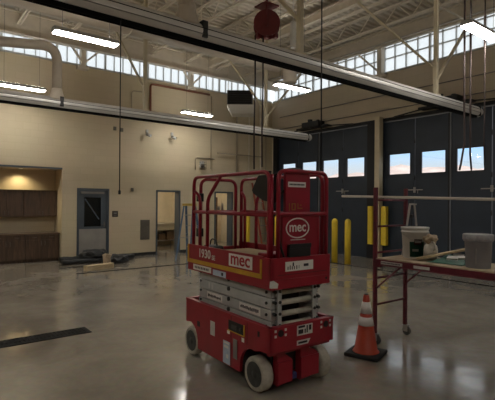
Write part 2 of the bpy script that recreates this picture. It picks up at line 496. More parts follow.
# door operators above each bay
for (yc, lab) in ((11.2, 'dark door operator mounted over the far folding bay door'), (6.24, 'dark door operator mounted behind the end of the near long rail')):
    t = thing('door_operator', lab, 'door operator', (XW-.2, yc, BZ+.02), 'operators above the bay doors')
    m = MB(); m.box(XW-.40, XW-.06, yc-.42, yc+.42, BZ+.05, BZ+.25, .02); m.box(XW-.34, XW-.06, yc-.75, yc+.75, BZ+.02, BZ+.08, .008); link('housing', m, 'black', t)
    m = MB(); m.cyl((XW-.22, yc+.15, BZ+.25), (XW-.22, yc+.15, BZ+.36), .09); m.cyl((XW-.2, yc-.22, BZ+.25), (XW-.2, yc-.22, BZ+.31), .06); link_each('motor', m, 'dark', t)
    m = MB()
    for s in (-1, 1): m.bar((XW-.25, yc+s*.4, BZ+.06), (XW-.08, yc+s*1.7, BZ-.02), .035, .035)
    link_each('drive_arm', m, 'dark', t)
# conduits along the wall above the doors
for (z, lab) in ((4.72, 'thin conduit running along the beige wall just above the bay doors'), (5.20, 'upper dark conduit running along the beige wall under the high windows')):
    mb = MB(); mb.tube([(XW-.03, YB+.5, z), (XW-.03, 13.2, z)], .016, 8)
    tag(link('mounted_conduit', mb, 'midgrey'), lab, 'conduit', 'conduits over the bay doors')

# ---------------------------------------------------------------- roof steel
def joist(x, y0=YB, y1=YW):
    m = MB(); zt, zb = ZC-.03, ZC-.52
    for s in (-1, 1):
        m.box(x+s*.012, x+s*.062, y0, y1, zt-.05, zt); m.box(x+s*.012, x+s*.055, y0, y1, zb, zb+.045)
    k = 0; y = 3.0; st = .42
    while y+st < y1:
        a, b = (zb+.02, zt-.02) if k % 2 == 0 else (zt-.02, zb+.02)
        m.bar((x, y, a), (x, y+st, b), .026, .026); y += st; k += 1
    return struct('roof_joist', m, 'steel')
x = -6.6
while x < XW-.3:
    joist(x); x += 1.3
for i, y in enumerate((2.0, 5.6, 11.3)):   # horizontal bridging
    m = MB(); m.bar((XB, y, ZC-.50), (XW, y, ZC-.50), .035, .035); m.bar((XB, y+.03, ZC-.10), (XW, y+.03, ZC-.10), .035, .035)
    struct('roof_bridging', m, 'steel')
# eave beams
def ibeam(m, p0, p1, axis, w=.20, h=.32, zb=6.30):
    if axis == 'X':
        y = p0[1]; m.box(p0[0], p1[0], y-w/2, y+w/2, zb, zb+.025); m.box(p0[0], p1[0], y-w/2, y+w/2, zb+h-.025, zb+h); m.box(p0[0], p1[0], y-.012, y+.012, zb, zb+h)
    else:
        x = p0[0]; m.box(x-w/2, x+w/2, p0[1], p1[1], zb, zb+.025); m.box(x-w/2, x+w/2, p0[1], p1[1], zb+h-.025, zb+h); m.box(x-.012, x+.012, p0[1], p1[1], zb, zb+h)
m = MB(); ibeam(m, (XB, YW-.35), (XW, YW-.35), 'X', h=.62); struct('roof_beam', m, 'steel')
m = MB(); ibeam(m, (XW-.5, YB), (XW-.5, YW), 'Y', zb=6.62, h=.38); m.box(XW-.60, XW-.40, YB, YW, 6.62, 6.80); struct('roof_beam', m, 'steel')
m = MB(); ibeam(m, (XW-3.3, YB), (XW-3.3, YW), 'Y', zb=6.62, h=.24, w=.14); struct('roof_beam', m, 'steel')
# wall stubs with knee braces at the windows
def stub_left(x):
    m = MB(); y = YW-.12
    m.box(x-.07, x+.07, y-.09, y+.09, ZS-.05, ZT); m.box(x-.16, x+.16, y-.1, y+.12, ZS-.12, ZS-.02)
    m.bar((x, y-.06, ZS+.04), (x-.55, y-.1, 6.62), .07, .05); m.bar((x, y-.06, ZS+.04), (x+.72, y-.1, 6.62), .07, .05)
    struct('wall_column', m, 'steel')
def stub_right(y, both=True):
    m = MB(); x = XW-.12
    m.box(x-.08, x+.09, y-.08, y+.08, ZS-.05, ZT); m.box(x-.1, x+.12, y-.16, y+.16, ZS-.12, ZS-.02)
    m.bar((x-.06, y, ZS+.04), (x-.1, y+.75, 6.62), .07, .05)
    if both: m.bar((x-.06, y, ZS+.04), (x-.1, y-.7, 6.62), .07, .05)
    struct('wall_column', m, 'steel')
for x in (.55, 4.29, 8.05): stub_left(x)
for y in (8.41, 3.3): stub_right(y, False)

# ---------------------------------------------------------------- exhaust rails
XE, ZR = 10.3, 3.87
RAILS = ((4.70, 'nearer and higher-looking of the two long aluminium exhaust rails, crossing the whole picture', 'near'), (10.0, 'farther long aluminium exhaust rail in front of the cream block wall', 'far'))
for (yy, lab, w) in RAILS:
    t = thing('exhaust_rail', lab, 'exhaust rail', (4.0, yy, ZR-.15), 'vehicle exhaust rails')
    # aluminium profile along X
    m = MB(); r = .118; poly = []
    for k in range(25):
        a = -PI*.30 + (PI*1.60)*k/24
        rr = r*(1+.035*(1 if k % 6 == 0 else 0))
        poly.append((rr*math.cos(a), rr*math.sin(a)+.015))
    m.prism(poly, (XB+.5, yy, ZR), (0, 1, 0), (0, 0, 1), (XE-XB-.5, 0, 0)); link('profile', m, 'alum', t)
    m = MB()
    for s in (-1, 1): m.box(XB+.5, XE-.05, yy+s*.055-.012, yy+s*.055+.012, ZR-.02, ZR+.085, .004)
    m.bm.free()
    for (an, mt_) in ((.28, 'blackrub'), (-.32, 'midgrey'), (PI-.28, 'blackrub'), (PI+.32, 'midgrey')):
        m = MB(); yq, zq = yy+.1195*math.cos(an), ZR+.03+.1195*math.sin(an)-.015; m.box(XB+.5, XE-.1, yq-.004, yq+.004, zq-.005, zq+.005); link('track_groove', m, mt_, t)
    m = MB()
    for s in (-1, 1): m.prism([(s*.045, -.05), (s*.068, -.07), (s*.040, -.128), (s*.010, -.128)], (XB+.5, yy, ZR), (0, 1, 0), (0, 0, 1), (XE-XB-.62, 0, 0))
    link('rubber_lip', m, 'blackrub', t)
    m = MB(); m.lathe([(.04, .0), (.095, .0), (.108, .02), (.108, .07), (.095, .10), (.04, .115)], (XE-.03, yy, ZR+.015), axis='X'); link('end_cap', m, 'white', t)
    m = MB(); m.box(XE-.10, XE-.07, yy-.12, yy+.12, ZR-.10, ZR+.15, .006); link('end_clamp', m, 'black', t)
    m = MB(); xb = 2.92 if w == 'near' else 2.70; m.box(xb-.04, xb+.04, yy-.118, yy+.118, ZR-.06, ZR+.148, .008); link('clamp_band', m, 'black', t)
    for xx in (.8, 4.65, 8.5):
        m = MB(); m.box(xx-.038, xx+.038, yy-.038, yy+.038, ZR+.12, ZC-.02, .004); m.box(xx-.10, xx+.10, yy-.05, yy+.05, ZR+.115, ZR+.15)
        p = link('hanger_post', m, 'post', t)
        m = MB(); m.bar((xx, yy, ZR+.62), (xx, yy+1.95, ZC-.55), .045, .045); link('brace', m, 'post', p)
        if xx > 8:
            m = MB(); m.bar((xx, yy, ZR+.42), (xx+1.45, yy, ZR+2.0), .05, .05); link('brace', m, 'post', p)
    # riser duct with a flared foot
    xd = 2.62 if w == 'far' else 2.72
    m = MB()
    if w == 'far':
        m.tube(round_path([(xd, yy, ZR+.26), (xd, yy, 5.10), (1.4, yy-.05, 4.93), (-3, yy-.2, 4.7)], .34, 8), .10, 16)
    else:
        m.tube(round_path([(xd, yy, ZR+.26), (xd-.06, yy, 4.4), (xd-.12, yy, 5.4), (-3, yy+.3, 5.5)], .34, 8), .105, 16)
    link('riser_duct', m, 'duct', t)
    m = MB(); m.lathe([(.19, .09), (.175, .13), (.145, .19), (.122, .25), (.106, .33)], (xd, yy, ZR-.01), 24)
    for v_ in m.bm.verts: v_.co.y = yy+(v_.co.y-yy)*(.56+.44*min(1, max(0, (v_.co.z-ZR-.08)/.24)))
    link('flared_foot', m, 'duct', t)

# big supply duct under the roof, along X
t = thing('supply_duct', 'large smooth beige round duct hung under the roof beyond the near rail', 'duct', (3, 9.45, 5.6))
m = MB(); m.cyl((XB+.5, 9.45, 5.87), (8.5, 9.45, 5.87), .33, n=32); link('duct_run', m, 'duct', t)
m = MB(); m.tube(round_path([(8.4, 9.45, 5.87), (8.95, 9.45, 5.87), (8.95, 9.45, 5.3)], .3, 8), .20, 18); link('outlet_elbow', m, 'duct', t)
m = MB()
for xx in (-5, -2, 1, 4, 7):
    m = MB(); m.cyl((xx, 9.45, 6.19), (xx, 9.45, ZC), .01, n=6); m.tube([(xx, 9.45+.335*math.cos(a), 5.87+.335*math.sin(a)) for a in [2*PI*k/24 for k in range(24)]], .012, 6, True); link('hanger_strap', m, 'steel', t)
# ---------------------------------------------------------------- lamps
fl = [(2.0, 7.9, 'lit linear lamp hanging at the upper left, in front of the left clerestory'),
      (1.85, 12.4, 'lit linear lamp at the left edge just above the farther rail'),
      (7.05, 12.4, 'lit linear lamp close to the cream wall, left of the black unit heater'),
      (7.1, 8.0, 'lit linear lamp just right of the beige duct elbow, over the farther rail'),
      (7.05, 3.40, 'lit linear lamp at the upper right edge beside the hanging cords'),
      (-3.2, -1.1, None), (-3.2, 3.4, None), (-3.2, 7.9, None), (-3.2, 12.4, None), (7.05, -1.1, None), (2.0, -1.1, None)]  # unseen lamps continuing the grid; first one added to brighten the foreground floor
FZ = 4.66
for (x0, yy, lab) in fl:
    L = 1.12
    t = thing('ceiling_light', lab or 'unseen lit linear lamp hanging outside the frame', 'light', (x0+L/2, yy, FZ), 'hanging linear lamps')
    m = MB(); m.prism([(-.11, .0), (-.08, .06), (.08, .06), (.11, .0), (.11, -.015), (-.11, -.015)], (x0, yy, FZ+.01), (0, 1, 0), (0, 0, 1), (L, 0, 0)); link('housing', m, 'grey', t)
    m = MB(); m.box(x0+.02, x0+L-.02, yy-.095, yy+.095, FZ-.022, FZ-.006, .004); link('diffuser', m, 'lamp', t)
    m = MB(); m.box(x0+.03, x0+L-.03, yy-.06, yy+.06, FZ+.071, FZ+.075); link('added_fill_glow', m, 'ceilfill', t)  # glowing strip added on the housing top to lift the dark ceiling
    m = MB()
    for xx in (x0+.15, x0+L-.15): m.cyl((xx, yy, FZ+.07), (xx, yy, ZC), .003, n=6)
    link('suspension_wire', m, 'cable', t)

# ---------------------------------------------------------------- left wall furniture
# alcove cabinets
def cabinet(name, x0, x1, z0, z1, y0, kind, lab, grp):
    t = thing(name, lab, 'cabinet', ((x0+x1)/2, BKY, z0), grp)
    m = MB(); m.box(x0, x1, y0+.02, BKY-.005, z0+(.09 if kind == 'base' else 0), z1)
    if kind == 'base': m.box(x0, x1, y0+.08, BKY-.005, 0.002, .09)
    link('cabinet_body', m, 'wood', t)
    w = (x1-x0)/2
    for k in range(2):
        a, b = x0+k*w+.003, x0+(k+1)*w-.003
        zt = z1-.02 if kind == 'wall' else z1-.005
        zb = z0+.003 if kind == 'wall' else .10
        m = MB(); m.box(a, b, y0, y0+.019, zb, zt-(0 if kind == 'wall' else .15), .002); d = link('door', m, 'wood', t)
        hx = b-.05 if k == 0 else a+.05
        hz = (z0+.06, z0+.16) if kind == 'wall' else (zt-.29, zt-.19)
        h = MB(); h.tube(round_path([(hx, y0, hz[0]), (hx, y0-.03, hz[0]), (hx, y0-.03, hz[1]), (hx, y0, hz[1])], .012, 3), .006, 8); link('handle', h, 'handle', d)
        if kind == 'base':
            m = MB(); m.box(a, b, y0, y0+.019, zt-.145, zt, .002); d = link('drawer', m, 'wood', t)
            h = MB(); c = (a+b)/2; h.tube(round_path([(c-.05, y0, zt-.07), (c-.05, y0-.03, zt-.07), (c+.05, y0-.03, zt-.07), (c+.05, y0, zt-.07)], .012, 3), .006, 8); link('handle', h, 'handle', d)
    return t
U = [(2.84, 3.75), (1.93, 2.83), (1.02, 1.92)]
words = ('at the right end of the alcove', 'second from the right end of the alcove', 'at the left photo edge')
for (a, b), wd in zip(U, words):
    cabinet('upper_cabinet', a, b, 1.315, 2.10, 14.17, 'wall', 'dark walnut upper wall cabinet ' + wd, 'upper cabinets in the alcove')
    cabinet('base_cabinet', a, b, 0, .80, 13.86, 'base', 'dark walnut base cabinet under the counter ' + wd, 'base cabinets in the alcove')
m = MB(); m.box(.4, 3.76, 13.83, BKY-.004, .80, .84, .005); tag(link('countertop', m, 'counter'), 'brown laminate countertop over the base cabinets in the alcove', 'countertop')
m = MB(); m.cyl((2.75, 14.2, AZ-.006), (2.75, 14.2, AZ-.001), .06, n=20); o = link('recessed_light', m, mat('can lamp', (.9, .9, .9), .5, var=0, emit=(1, .80, .48), estr=.5)); tag(o, 'round recessed downlight in the alcove ceiling above the upper cabinets', 'light')
ld = bpy.data.lights.new('alcove_spot', 'SPOT'); ld.energy = 40; ld.color = (1, .80, .45); ld.spot_size = 2.4; ld.spot_blend = .7; ld.shadow_soft_size = .06
lo = bpy.data.objects.new('alcove_spot', ld); C.objects.link(lo); lo.location = (2.75, 14.2, AZ-.03); lo.parent = None

# door with window and kick plate
def frame(mb_, x0, x1, z1, w=.055):
    mb_.box(x0, x0+w, YW-.02, YW+T, 0, z1); mb_.box(x1-w, x1, YW-.02, YW+T, 0, z1); mb_.box(x0+w, x1-w, YW-.02, YW+T, z1-w, z1)
def sdoor(idx, label=None):
    r = bpy.data.objects.new('door_%d' % idx, None); C.objects.link(r); r['kind'] = 'structure'; r.location = (0, 0, 0); OFF[r.name] = V((0, 0, 0)); return r
r = sdoor(5)
m = MB(); frame(m, *D1, DZ); link('door_frame', m, 'frameblue', r)
m = MB(); x0, x1 = D1[0]+.06, D1[1]-.06
wx0, wx1, wz0, wz1 = 4.43, 4.95, 1.00, 1.90
yd0, yd1 = YW+.03, YW+.075
m.box(x0, x1, yd0, yd1, .01, wz0); m.box(x0, x1, yd0, yd1, wz1, DZ-.06); m.box(x0, wx0, yd0, yd1, wz0, wz1); m.box(wx1, x1, yd0, yd1, wz0, wz1)
lf = link('leaf', m, 'frameblue', r)
m = MB(); m.box(wx0, wx1, yd0+.02, yd0+.03, wz0, wz1); link('pane', m, 'glassdk', lf)
m = MB(); m.bar((wx0+.02, yd0+.012, wz1-.04), (wx1-.06, yd0+.012, wz0+.22), .035, .012, (0, 1, 0)); link('diagonal_bar', m, 'frameblue', lf)
m = MB(); m.box(x0+.02, x1-.02, yd0-.006, yd0, .03, .93); link('kick_plate', m, 'kick', lf)
m = MB(); m.box(x1-.10, x1-.05, yd0-.012, yd0, .98, 1.14); m.tube(round_path([(x1-.075, yd0-.01, 1.06), (x1-.075, yd0-.06, 1.06), (x1-.20, yd0-.06, 1.06)], .015, 3), .01, 8); link('handle', m, 'handle', lf)
m = MB(); m.box(x0+.05, x1-.1, yd0-.06, yd0, DZ-.17, DZ-.10, .006); link('closer', m, 'midgrey', lf)
for idx, D in ((6, D2), (7, D3)):
    r = sdoor(idx); m = MB(); frame(m, *D, DZ); link('door_frame', m, 'frameblue', r)
    m = MB()
    if idx == 6:   # leaf swung open into the room, hinged right
        m.box(D[0]+.07, D[0]+.115, YW+T, YW+T+.80, .01, DZ-.06)
    else:
        m.box(D[0]+.07, D[0]+.115, YW+T, YW+T+.75, .01, DZ-.06)
    lf = link('leaf', m, 'frameblue', r)
    m = MB(); xx = D[0]+.125
    m.tube(round_path([(xx-.02, YW+T+.7, 1.05), (xx+.04, YW+T+.7, 1.05), (xx+.04, YW+T+.58, 1.05)], .01, 3), .01, 8); link('handle', m, 'handle', lf)
# rooms behind the two open doorways
m = MB(); RY = YW+T+2.6
m.box(5.6, 11.6, RY, RY+.1, 0, 2.8); m.box(5.5, 5.6, YW+T, RY+.1, 0, 2.8); m.box(11.5, 11.6, YW+T, RY+.1, 0, 2.8); m.box(9.0, 9.1, YW+T, RY, 0, 2.8)
m.box(5.5, 11.6, YW+T, RY+.1, 2.8, 2.9)
struct('wall_side_room', m, 'roomwall')
for (xx, lab, e) in ((7.1, 'lit ceiling panel in the room behind the open doorway', 1), (9.9, 'lit ceiling panel in the room seen through the lift rails', 1)):
    m = MB(); m.box(xx-.5, xx+.5, RY-1.9, RY-1.3, 2.76, 2.79)
    tag(link('ceiling_light', m, mat('side room lamp', (.9, .9, .9), .5, var=0, emit=(1, .86, .64), estr=16)), lab, 'light')
# bench in side room
t = thing('work_bench', 'steel work bench in the bright room behind the open doorway', 'bench', (8.27, RY-.5, 0))
m = MB(); m.box(7.6, 8.95, RY-.75, RY-.02, .86, .92, .006); m.box(7.6, 8.95, RY-.72, RY-.02, .66, .86); link('bench_top', m, 'stainless', t)
for (xx, yy) in ((7.65, RY-.7), (8.9, RY-.7), (7.65, RY-.08), (8.9, RY-.08)):
    m = MB(); m.cyl((xx, yy, 0), (xx, yy, .66), .022, n=10); link('leg', m, 'stainless', t)
m = MB(); m.box(7.66, 8.89, RY-.7, RY-.1, .22, .25); link('lower_shelf', m, 'midgrey', t)
for (a, b, c, lab) in ((7.72, 8.04, .30, 'left brown carton under the work bench'), (8.12, 8.40, .26, 'middle brown carton under the work bench'), (8.48, 8.80, .33, 'right brown carton under the work bench')):
    m = MB(); m.box(a, b, RY-.55, RY-.2, .25, .25+c, .006); tag(link('carton', m, 'counter'), lab, 'box', 'cartons under the work bench')
t = thing('tall_cabinet', 'tall dark brown cabinet in the room seen through the lift rails', 'cabinet', (10.55, RY-.3, 0))
m = MB(); m.box(10.15, 10.95, RY-.5, RY-.01, 0.002, 2.0, .006); link('cabinet_body', m, 'wood', t)
for k in range(2):
    m = MB(); m.box(10.155+k*.4, 10.545+k*.4, RY-.52, RY-.50, .06, 1.98, .003); d = link('door', m, 'wood', t)
    h = MB(); h.cyl((10.52+k*.06, RY-.54, .95), (10.52+k*.06, RY-.54, 1.10), .008, n=8); link('handle', h, 'handle', d)
# things on the left wall
t = thing('room_sign', 'small dark brown square sign beside the grey door', 'sign', (5.38, YW, 1.30))
m = MB(); m.box(5.29, 5.48, YW-.018, YW, 1.29, 1.48, .004); link('sign_plate', m, 'brownsign', t)
m = MB(); m.box(5.335, 5.435, YW-.022, YW-.017, 1.385, 1.43); m.box(5.335, 5.435, YW-.022, YW-.017, 1.335, 1.35); link('sign_symbol', m, 'midgrey', t)
t = thing('air_grille', 'bronze grey louvred grille low on the cream wall left of the open doorway', 'grille', (6.42, YW, .5))
m = MB(); m.box(6.25, 6.58, YW-.02, YW, .52, 1.18, .004); link('grille_frame', m, 'ventm', t)
m = MB()
for k in range(13): m.box(6.285, 6.545, YW-.028, YW-.012, .56+k*.045, .56+k*.045+.022)
link('louvre', m, 'ventm', t)
t = thing('alarm_horn', 'caged alarm horn on the cream wall above the lift rails', 'alarm', (8.6, YW, 3.0))
m = MB(); m.box(8.52, 8.68, YW-.06, YW, 3.02, 3.26, .01); link('alarm_body', m, 'grey', t)
m = MB(); m.lathe([(.03, -.13), (.06, -.12), (.075, -.05), (.05, -.04)], (8.60, YW-.0, 3.10), 16, 'Y'); link('horn', m, 'midgrey', t)
m = MB()
for xx in (8.49, 8.55, 8.60, 8.65, 8.71): m.tube([(xx, YW, 3.29), (xx, YW-.16, 3.27), (xx, YW-.16, 2.99), (xx, YW, 2.97)], .006, 6)
for zz in (3.05, 3.15, 3.23): m.tube([(8.49, YW, zz), (8.49, YW-.16, zz), (8.71, YW-.16, zz), (8.71, YW, zz)], .006, 6)
link('wire_cage', m, 'ventm', t)
for (pts, rr, mt, lab) in (
    ([(6.55, YW-.05, 4.5), (6.55, YW-.05, 5.72), (8.9, YW-.05, 5.72)], .035, 'redpaint', 'rust red pipe elbowing along the wall under the left clerestory'),
    ([(8.33, YW-.03, 2.95), (8.33, YW-.03, 3.38), (9.15, YW-.03, 3.38)], .018, 'conduitm', 'short bent conduit beside the caged alarm horn'),
    ([(8.95, YW-.09, 3.0), (8.95, YW-.09, 5.66)], .018, 'conduitm', 'thin upright conduit on the wall above the caged alarm horn'),
    ([(9.2, YW-.14, 3.60), (11.36, YW-.14, 3.60)], .02, 'conduitm', 'level conduit along the cream wall above the caged alarm horn'),
    ([(10.15, YW-.05, 2.8), (10.15, YW-.05, 5.8)], .03, 'conduitm', 'thick upright pipe on the wall below the unit heater'),
    ([(10.75, YW-.05, 2.5), (10.75, YW-.05, 5.8)], .025, 'steel', 'cream upright pipe on the wall right of the thick pipe under the heater'),
    ([(11.42, YW-.05, 0.2), (11.3, YW-.05, 5.8)], .03, 'steel', 'cream upright pipe nearest the corner of the two walls'),
    ([(11.62, YW-.05, 0.2), (11.62, YW-.05, 5.6)], .022, 'conduitm', 'thin brown upright pipe in the corner of the two walls'),
    ([(5.9, YW-.03, 4.62), (5.9, YW-.03, 5.4), (6.25, YW-.03, 5.4)], .014, 'conduitm', 'short thin conduit on the wall left of the rust red pipe')):
    m = MB(); m.tube(round_path(pts, .12, 5), rr, 10); tag(link('mounted_pipe', m, mt), lab, 'pipe', 'pipes and conduits on the cream wall')
for (xx, zz, lab) in ((6.45, 4.02, 'left of the two small wall cameras under the farther rail'), (7.38, 4.02, 'right of the two small wall cameras under the farther rail')):
    t = thing('security_camera', lab, 'camera', (xx, YW, zz), 'wall cameras')
    m = MB(); m.box(xx-.04, xx+.04, YW-.05, YW, zz+.05, zz+.16, .006); m.cyl((xx, YW-.03, zz+.06), (xx, YW-.13, zz-.02), .015, n=8); link('bracket', m, 'grey', t)
    m = MB(); m.cyl((xx-.05, YW-.10, zz-.0), (xx+.03, YW-.24, zz-.07), .05, n=14); link('camera_body', m, 'grey', t)
for (xx, zz, lab) in ((5.35, 4.10, 'left of the small junction boxes high on the cream wall under the farther rail'), (5.58, 4.08, 'right of the small junction boxes high on the cream wall under the farther rail'), (5.95, 2.17, 'small round grey thermostat on the wall between the two doorways')):
    m = MB(); m.box(xx-.045, xx+.045, YW-.04, YW, zz-.06, zz+.06, .01); tag(link('mounted_box', m, 'ventm'), lab, 'box', 'small boxes on the cream wall')

# unit heater hung across the corner
t = thing('unit_heater', 'black fronted unit heater with pale sloped hood hanging before the corner', 'heater', (9.05, 12.0, 4.9))
R = Matrix.Rotation(math.radians(51.9-90), 4, 'Z')
def H(p): return tuple(V((9.05, 12.0, 0)) + (R @ V(p)))
m = MB()
def rbox(m, x0, x1, y0, y1, z0, z1, top=None):
    pts = [(x0, y0), (x1, y0), (x1, y1), (x0, y1)]
    tt = top or pts
    a = [m.bm.verts.new(H((p[0], p[1], z0))) for p in pts]; b = [m.bm.verts.new(H((p[0], p[1], z1))) for p in tt]
    for i in range(4): m.bm.faces.new([a[i], a[(i+1) % 4], b[(i+1) % 4], b[i]])
    m.bm.faces.new(a[::-1]); m.bm.faces.new(b)
rbox(m, -.43, .43, -.30, .40, 5.02, 5.52); link('heater_body', m, 'midgrey', t)
m = MB(); rbox(m, -.40, .40, -.325, -.30, 5.04, 5.50); fr = link('front_grille', m, 'black', t)
m = MB()
for k in range(6): rbox(m, -.385, .385, -.345, -.32, 5.07+k*.072, 5.075+k*.072)
link('louvre', m, 'black', fr)
m = MB(); rbox(m, -.28, .46, -.20, .35, 4.75, 5.02, [(-.43, -.42), (.52, -.42), (.52, .40), (-.43, .40)]); link('hood', m, 'white', t)
m = MB()
for sx in (-.4, .4):
    for sy in (-.25, .35): a = H((sx, sy, 5.5)); m.cyl(a, (a[0], a[1], ZC), .008, n=6)
link('hanging_rod', m, 'steel', t)
# small grey box under the joists, hose reel, yellow plate and white drop pole
for (xx, yy, zz, s, lab) in ((5.62, 9.0, 5.72, .26, 'small dark grey box hung below the big beige duct'),):
    t = thing('hanging_speaker', lab, 'speaker', (xx, yy, zz))
    m = MB(); m.box(xx-s/2, xx+s/2, yy-.12, yy+.12, zz-.13, zz+.13, .01, Matrix.Rotation(.35, 4, 'X')); link('speaker_case', m, 'midgrey', t)
    m = MB(); m.cyl((xx, yy, zz+.12), (xx, yy, ZC), .012, n=8); link('drop_rod', m, 'steel', t)
t = thing('hose_reel', 'dark red hose reel hanging under the roof, upper middle of the photo', 'hose reel', (6.5, 8.0, 5.4))
cx, cy, cz = 6.56, 7.71, 5.86
dv = V((.617, .787, 0))
m = MB()
for k, (r0, o0, o1) in enumerate(((.30, -.13, -.11), (.30, .11, .13), (.22, -.11, .11))):
    a = V((cx, cy, cz)) + dv*o0; b = V((cx, cy, cz)) + dv*o1
    m.cyl(a, b, r0, n=26)
link('reel_drum', m, 'reel', t)
m = MB(); 
for o in (-.15, .15):
    a = V((cx, cy, cz)) + dv*o; m.bar(a + V((0, 0, -.1)), (a.x, a.y, cz+.40), .06, .02)
m.box(cx-.2, cx+.2, cy-.2, cy+.2, cz+.40, cz+.43); m.cyl((cx, cy, cz+.43), (cx, cy, ZC), .03, n=8); link('reel_bracket', m, 'reel', t)
m = MB(); rt = V((.787, -.617, 0))
for o in (-.2, -.02, .2): 
    a = V((cx, cy, cz-.24)) + rt*o; m.box(a.x-.05, a.x+.05, a.y-.05, a.y+.05, a.z-.08, a.z+.04, .01)
link_each('roller_guide', m, 'reel', t)
for (o, zend, lab) in ((-.26, 2.55, 'left of the two dark hoses dropping from the dark red reel'), (-.08, 2.6, 'right of the two dark hoses dropping from the dark red reel')):
    a = V((cx, cy, 0)) + rt*o; m = MB(); m.tube([(a.x, a.y, cz-.25), (a.x+.01, a.y, 4.5), (a.x-.01, a.y, 3.4), (a.x, a.y, zend)], .018, 8)
    tag(link('hanging_hose', m, 'hose'), lab, 'hose', 'hoses hanging from the reel')
m = MB(); a = V((4.30, 4.7, 5.05)); m.box(a.x-.14, a.x+.1, a.y+.30, a.y+.34, 4.92, 5.12, .004); m.cyl((a.x, a.y+.32, 5.1), (a.x, a.y+.32, ZC), .008, n=6)
tag(link('hanging_plate', m, 'yellow'), 'small yellow plate hanging beside the first post of the near rail', 'plate')
t_ = MB(); t_.box(6.65, 6.75, 6.95, 7.03, 5.16, 5.74, .008); t_.cyl((6.71, 6.99, 5.74), (6.71, 6.99, ZC), .012, n=8)
tag(link('hanging_pole', t_, 'white'), 'short white pole hanging under the roof between the reel and the near rail post', 'pole')
# cords
def cord(pts, r, mt, lab, grp, end=None):
    t = thing('hanging_cable', lab, 'cord', pts[-1], grp)
    m = MB(); m.tube(pts, r, 8); link('cable_line', m, mt, t)
    if end:
        m = MB(); p = V(pts[-1]); m.lathe([(.008, -.05), (.013, -.045), (.014, -.012), (.006, .0)], p, 12); link('cable_plug', m, 'black', t)
cord([(1.86, 4.62, ZR-.12), (1.862, 4.62, 3.0), (1.865, 4.62, 1.92)], .006, 'cable', 'thin black cord hanging from the near rail in front of the cream wall', 'hanging cords', True)
cord([(4.05, 3.72, ZC), (4.05, 3.72, 4), (4.06, 3.72, 2.25)], .008, 'cable', 'thin black cord hanging just right of the first rail post, down behind the lift', 'hanging cords', True)
cord([(7.93, 3.85, ZC), (7.93, 3.85, 3.6), (7.95, 3.85, 2.9), (7.86, 3.87, 2.5), (7.83, 3.88, 2.4)], .018, 'hose', 'leftmost of the three brown cords hanging at the right edge, bending left at its end', 'hanging cords', False)
cord([(8.10, 3.82, ZC), (8.10, 3.82, 3.6), (8.10, 3.82, 2.7), (8.13, 3.81, 2.42)], .018, 'hose', 'middle brown cord of the three at the right edge, with a plug at its end', 'hanging cords', True)
cord([(8.05, 3.55, ZC), (8.05, 3.55, 3.6), (8.03, 3.55, 2.9), (8.06, 3.55, 2.45)], .012, 'hose', 'rightmost and thinnest of the three brown cords at the right edge', 'hanging cords', False)

# ---------------------------------------------------------------- floor things
GY0, GY1 = 6.08, 6.38
t = thing('trench_grate', 'black slotted trench drain grate set in the floor at the left', 'drain grate', (-1, 6.23, 0))
m = MB(); m.box(XB+1, 2.08, GY0, GY0+.03, 0, .008); m.box(XB+1, 2.08, GY1-.03, GY1, 0, .008); m.box(2.04, 2.08, GY0, GY1, 0, .008); link('grate_frame', m, 'grate', t)
m = MB(); xx = XB+1.02
while xx < 2.03:
    m.box(xx, xx+.028, GY0+.03, GY1-.03, .001, .007); xx += .05
m.box(XB+1, 2.06, GY0+.03, GY1-.03, 0, .0015); m.box(XB+1, 2.06, 6.21, 6.25, .001, .007); link('grate_bars', m, 'grate', t)
m = MB(); m.box(10.14, 10.23, YB, 13.0, 0, .004); struct('trim_5', m, 'joint')
m = MB(); m.box(3.42, 8.6, 11.09, 11.19, 0, .005); struct('trim_6', m, 'joint')
for (px_, py_, lab) in ((10.30, 8.87, 'left bollard of the pair standing just left of the scaffold'), (10.38, 8.44, 'right bollard of the pair standing just left of the scaffold'),
                        (10.78, 12.0, 'yellow bollard seen between the lift front post and its red panel'), (10.02, 12.76, 'yellow bollard seen through the side rails of the lift, near the wall')):
    m = MB(); m.lathe([(.09, 0), (.09, 1.24), (.075, 1.29), (.04, 1.32), (.005, 1.33)], (px_, py_, 0), 24)
    tag(link('bollard', m, 'bollard'), lab, 'bollard', 'yellow bollards')

# debris pile by the left wall
def roll(p0, p1, r, lab, mt='rag', name='foam_roll'):
    m = MB(); p0, p1 = V(p0), V(p1); k = 14; pts = [p0.lerp(p1, i/k) + V((0, 0, .008*math.sin(i*1.7))) for i in range(k+1)]
    m.tube(pts, lambda t: r*(1+.05*math.sin(t*19)), 12)
    tag(link(name, m, mt), lab, 'roll', 'dark rolls in the pile by the grey door')
roll((3.62, 13.35, .085), (5.3, 13.42, .085), .08, 'longest dark roll at the back of the pile by the grey door')
roll((3.52, 12.78, .075), (4.85, 12.90, .075), .07, 'dark roll in front, its end sticking out at the left of the pile')
roll((4.55, 13.17, .08), (5.80, 13.17, .08), .075, 'dark roll reaching furthest right in the pile by the grey door')
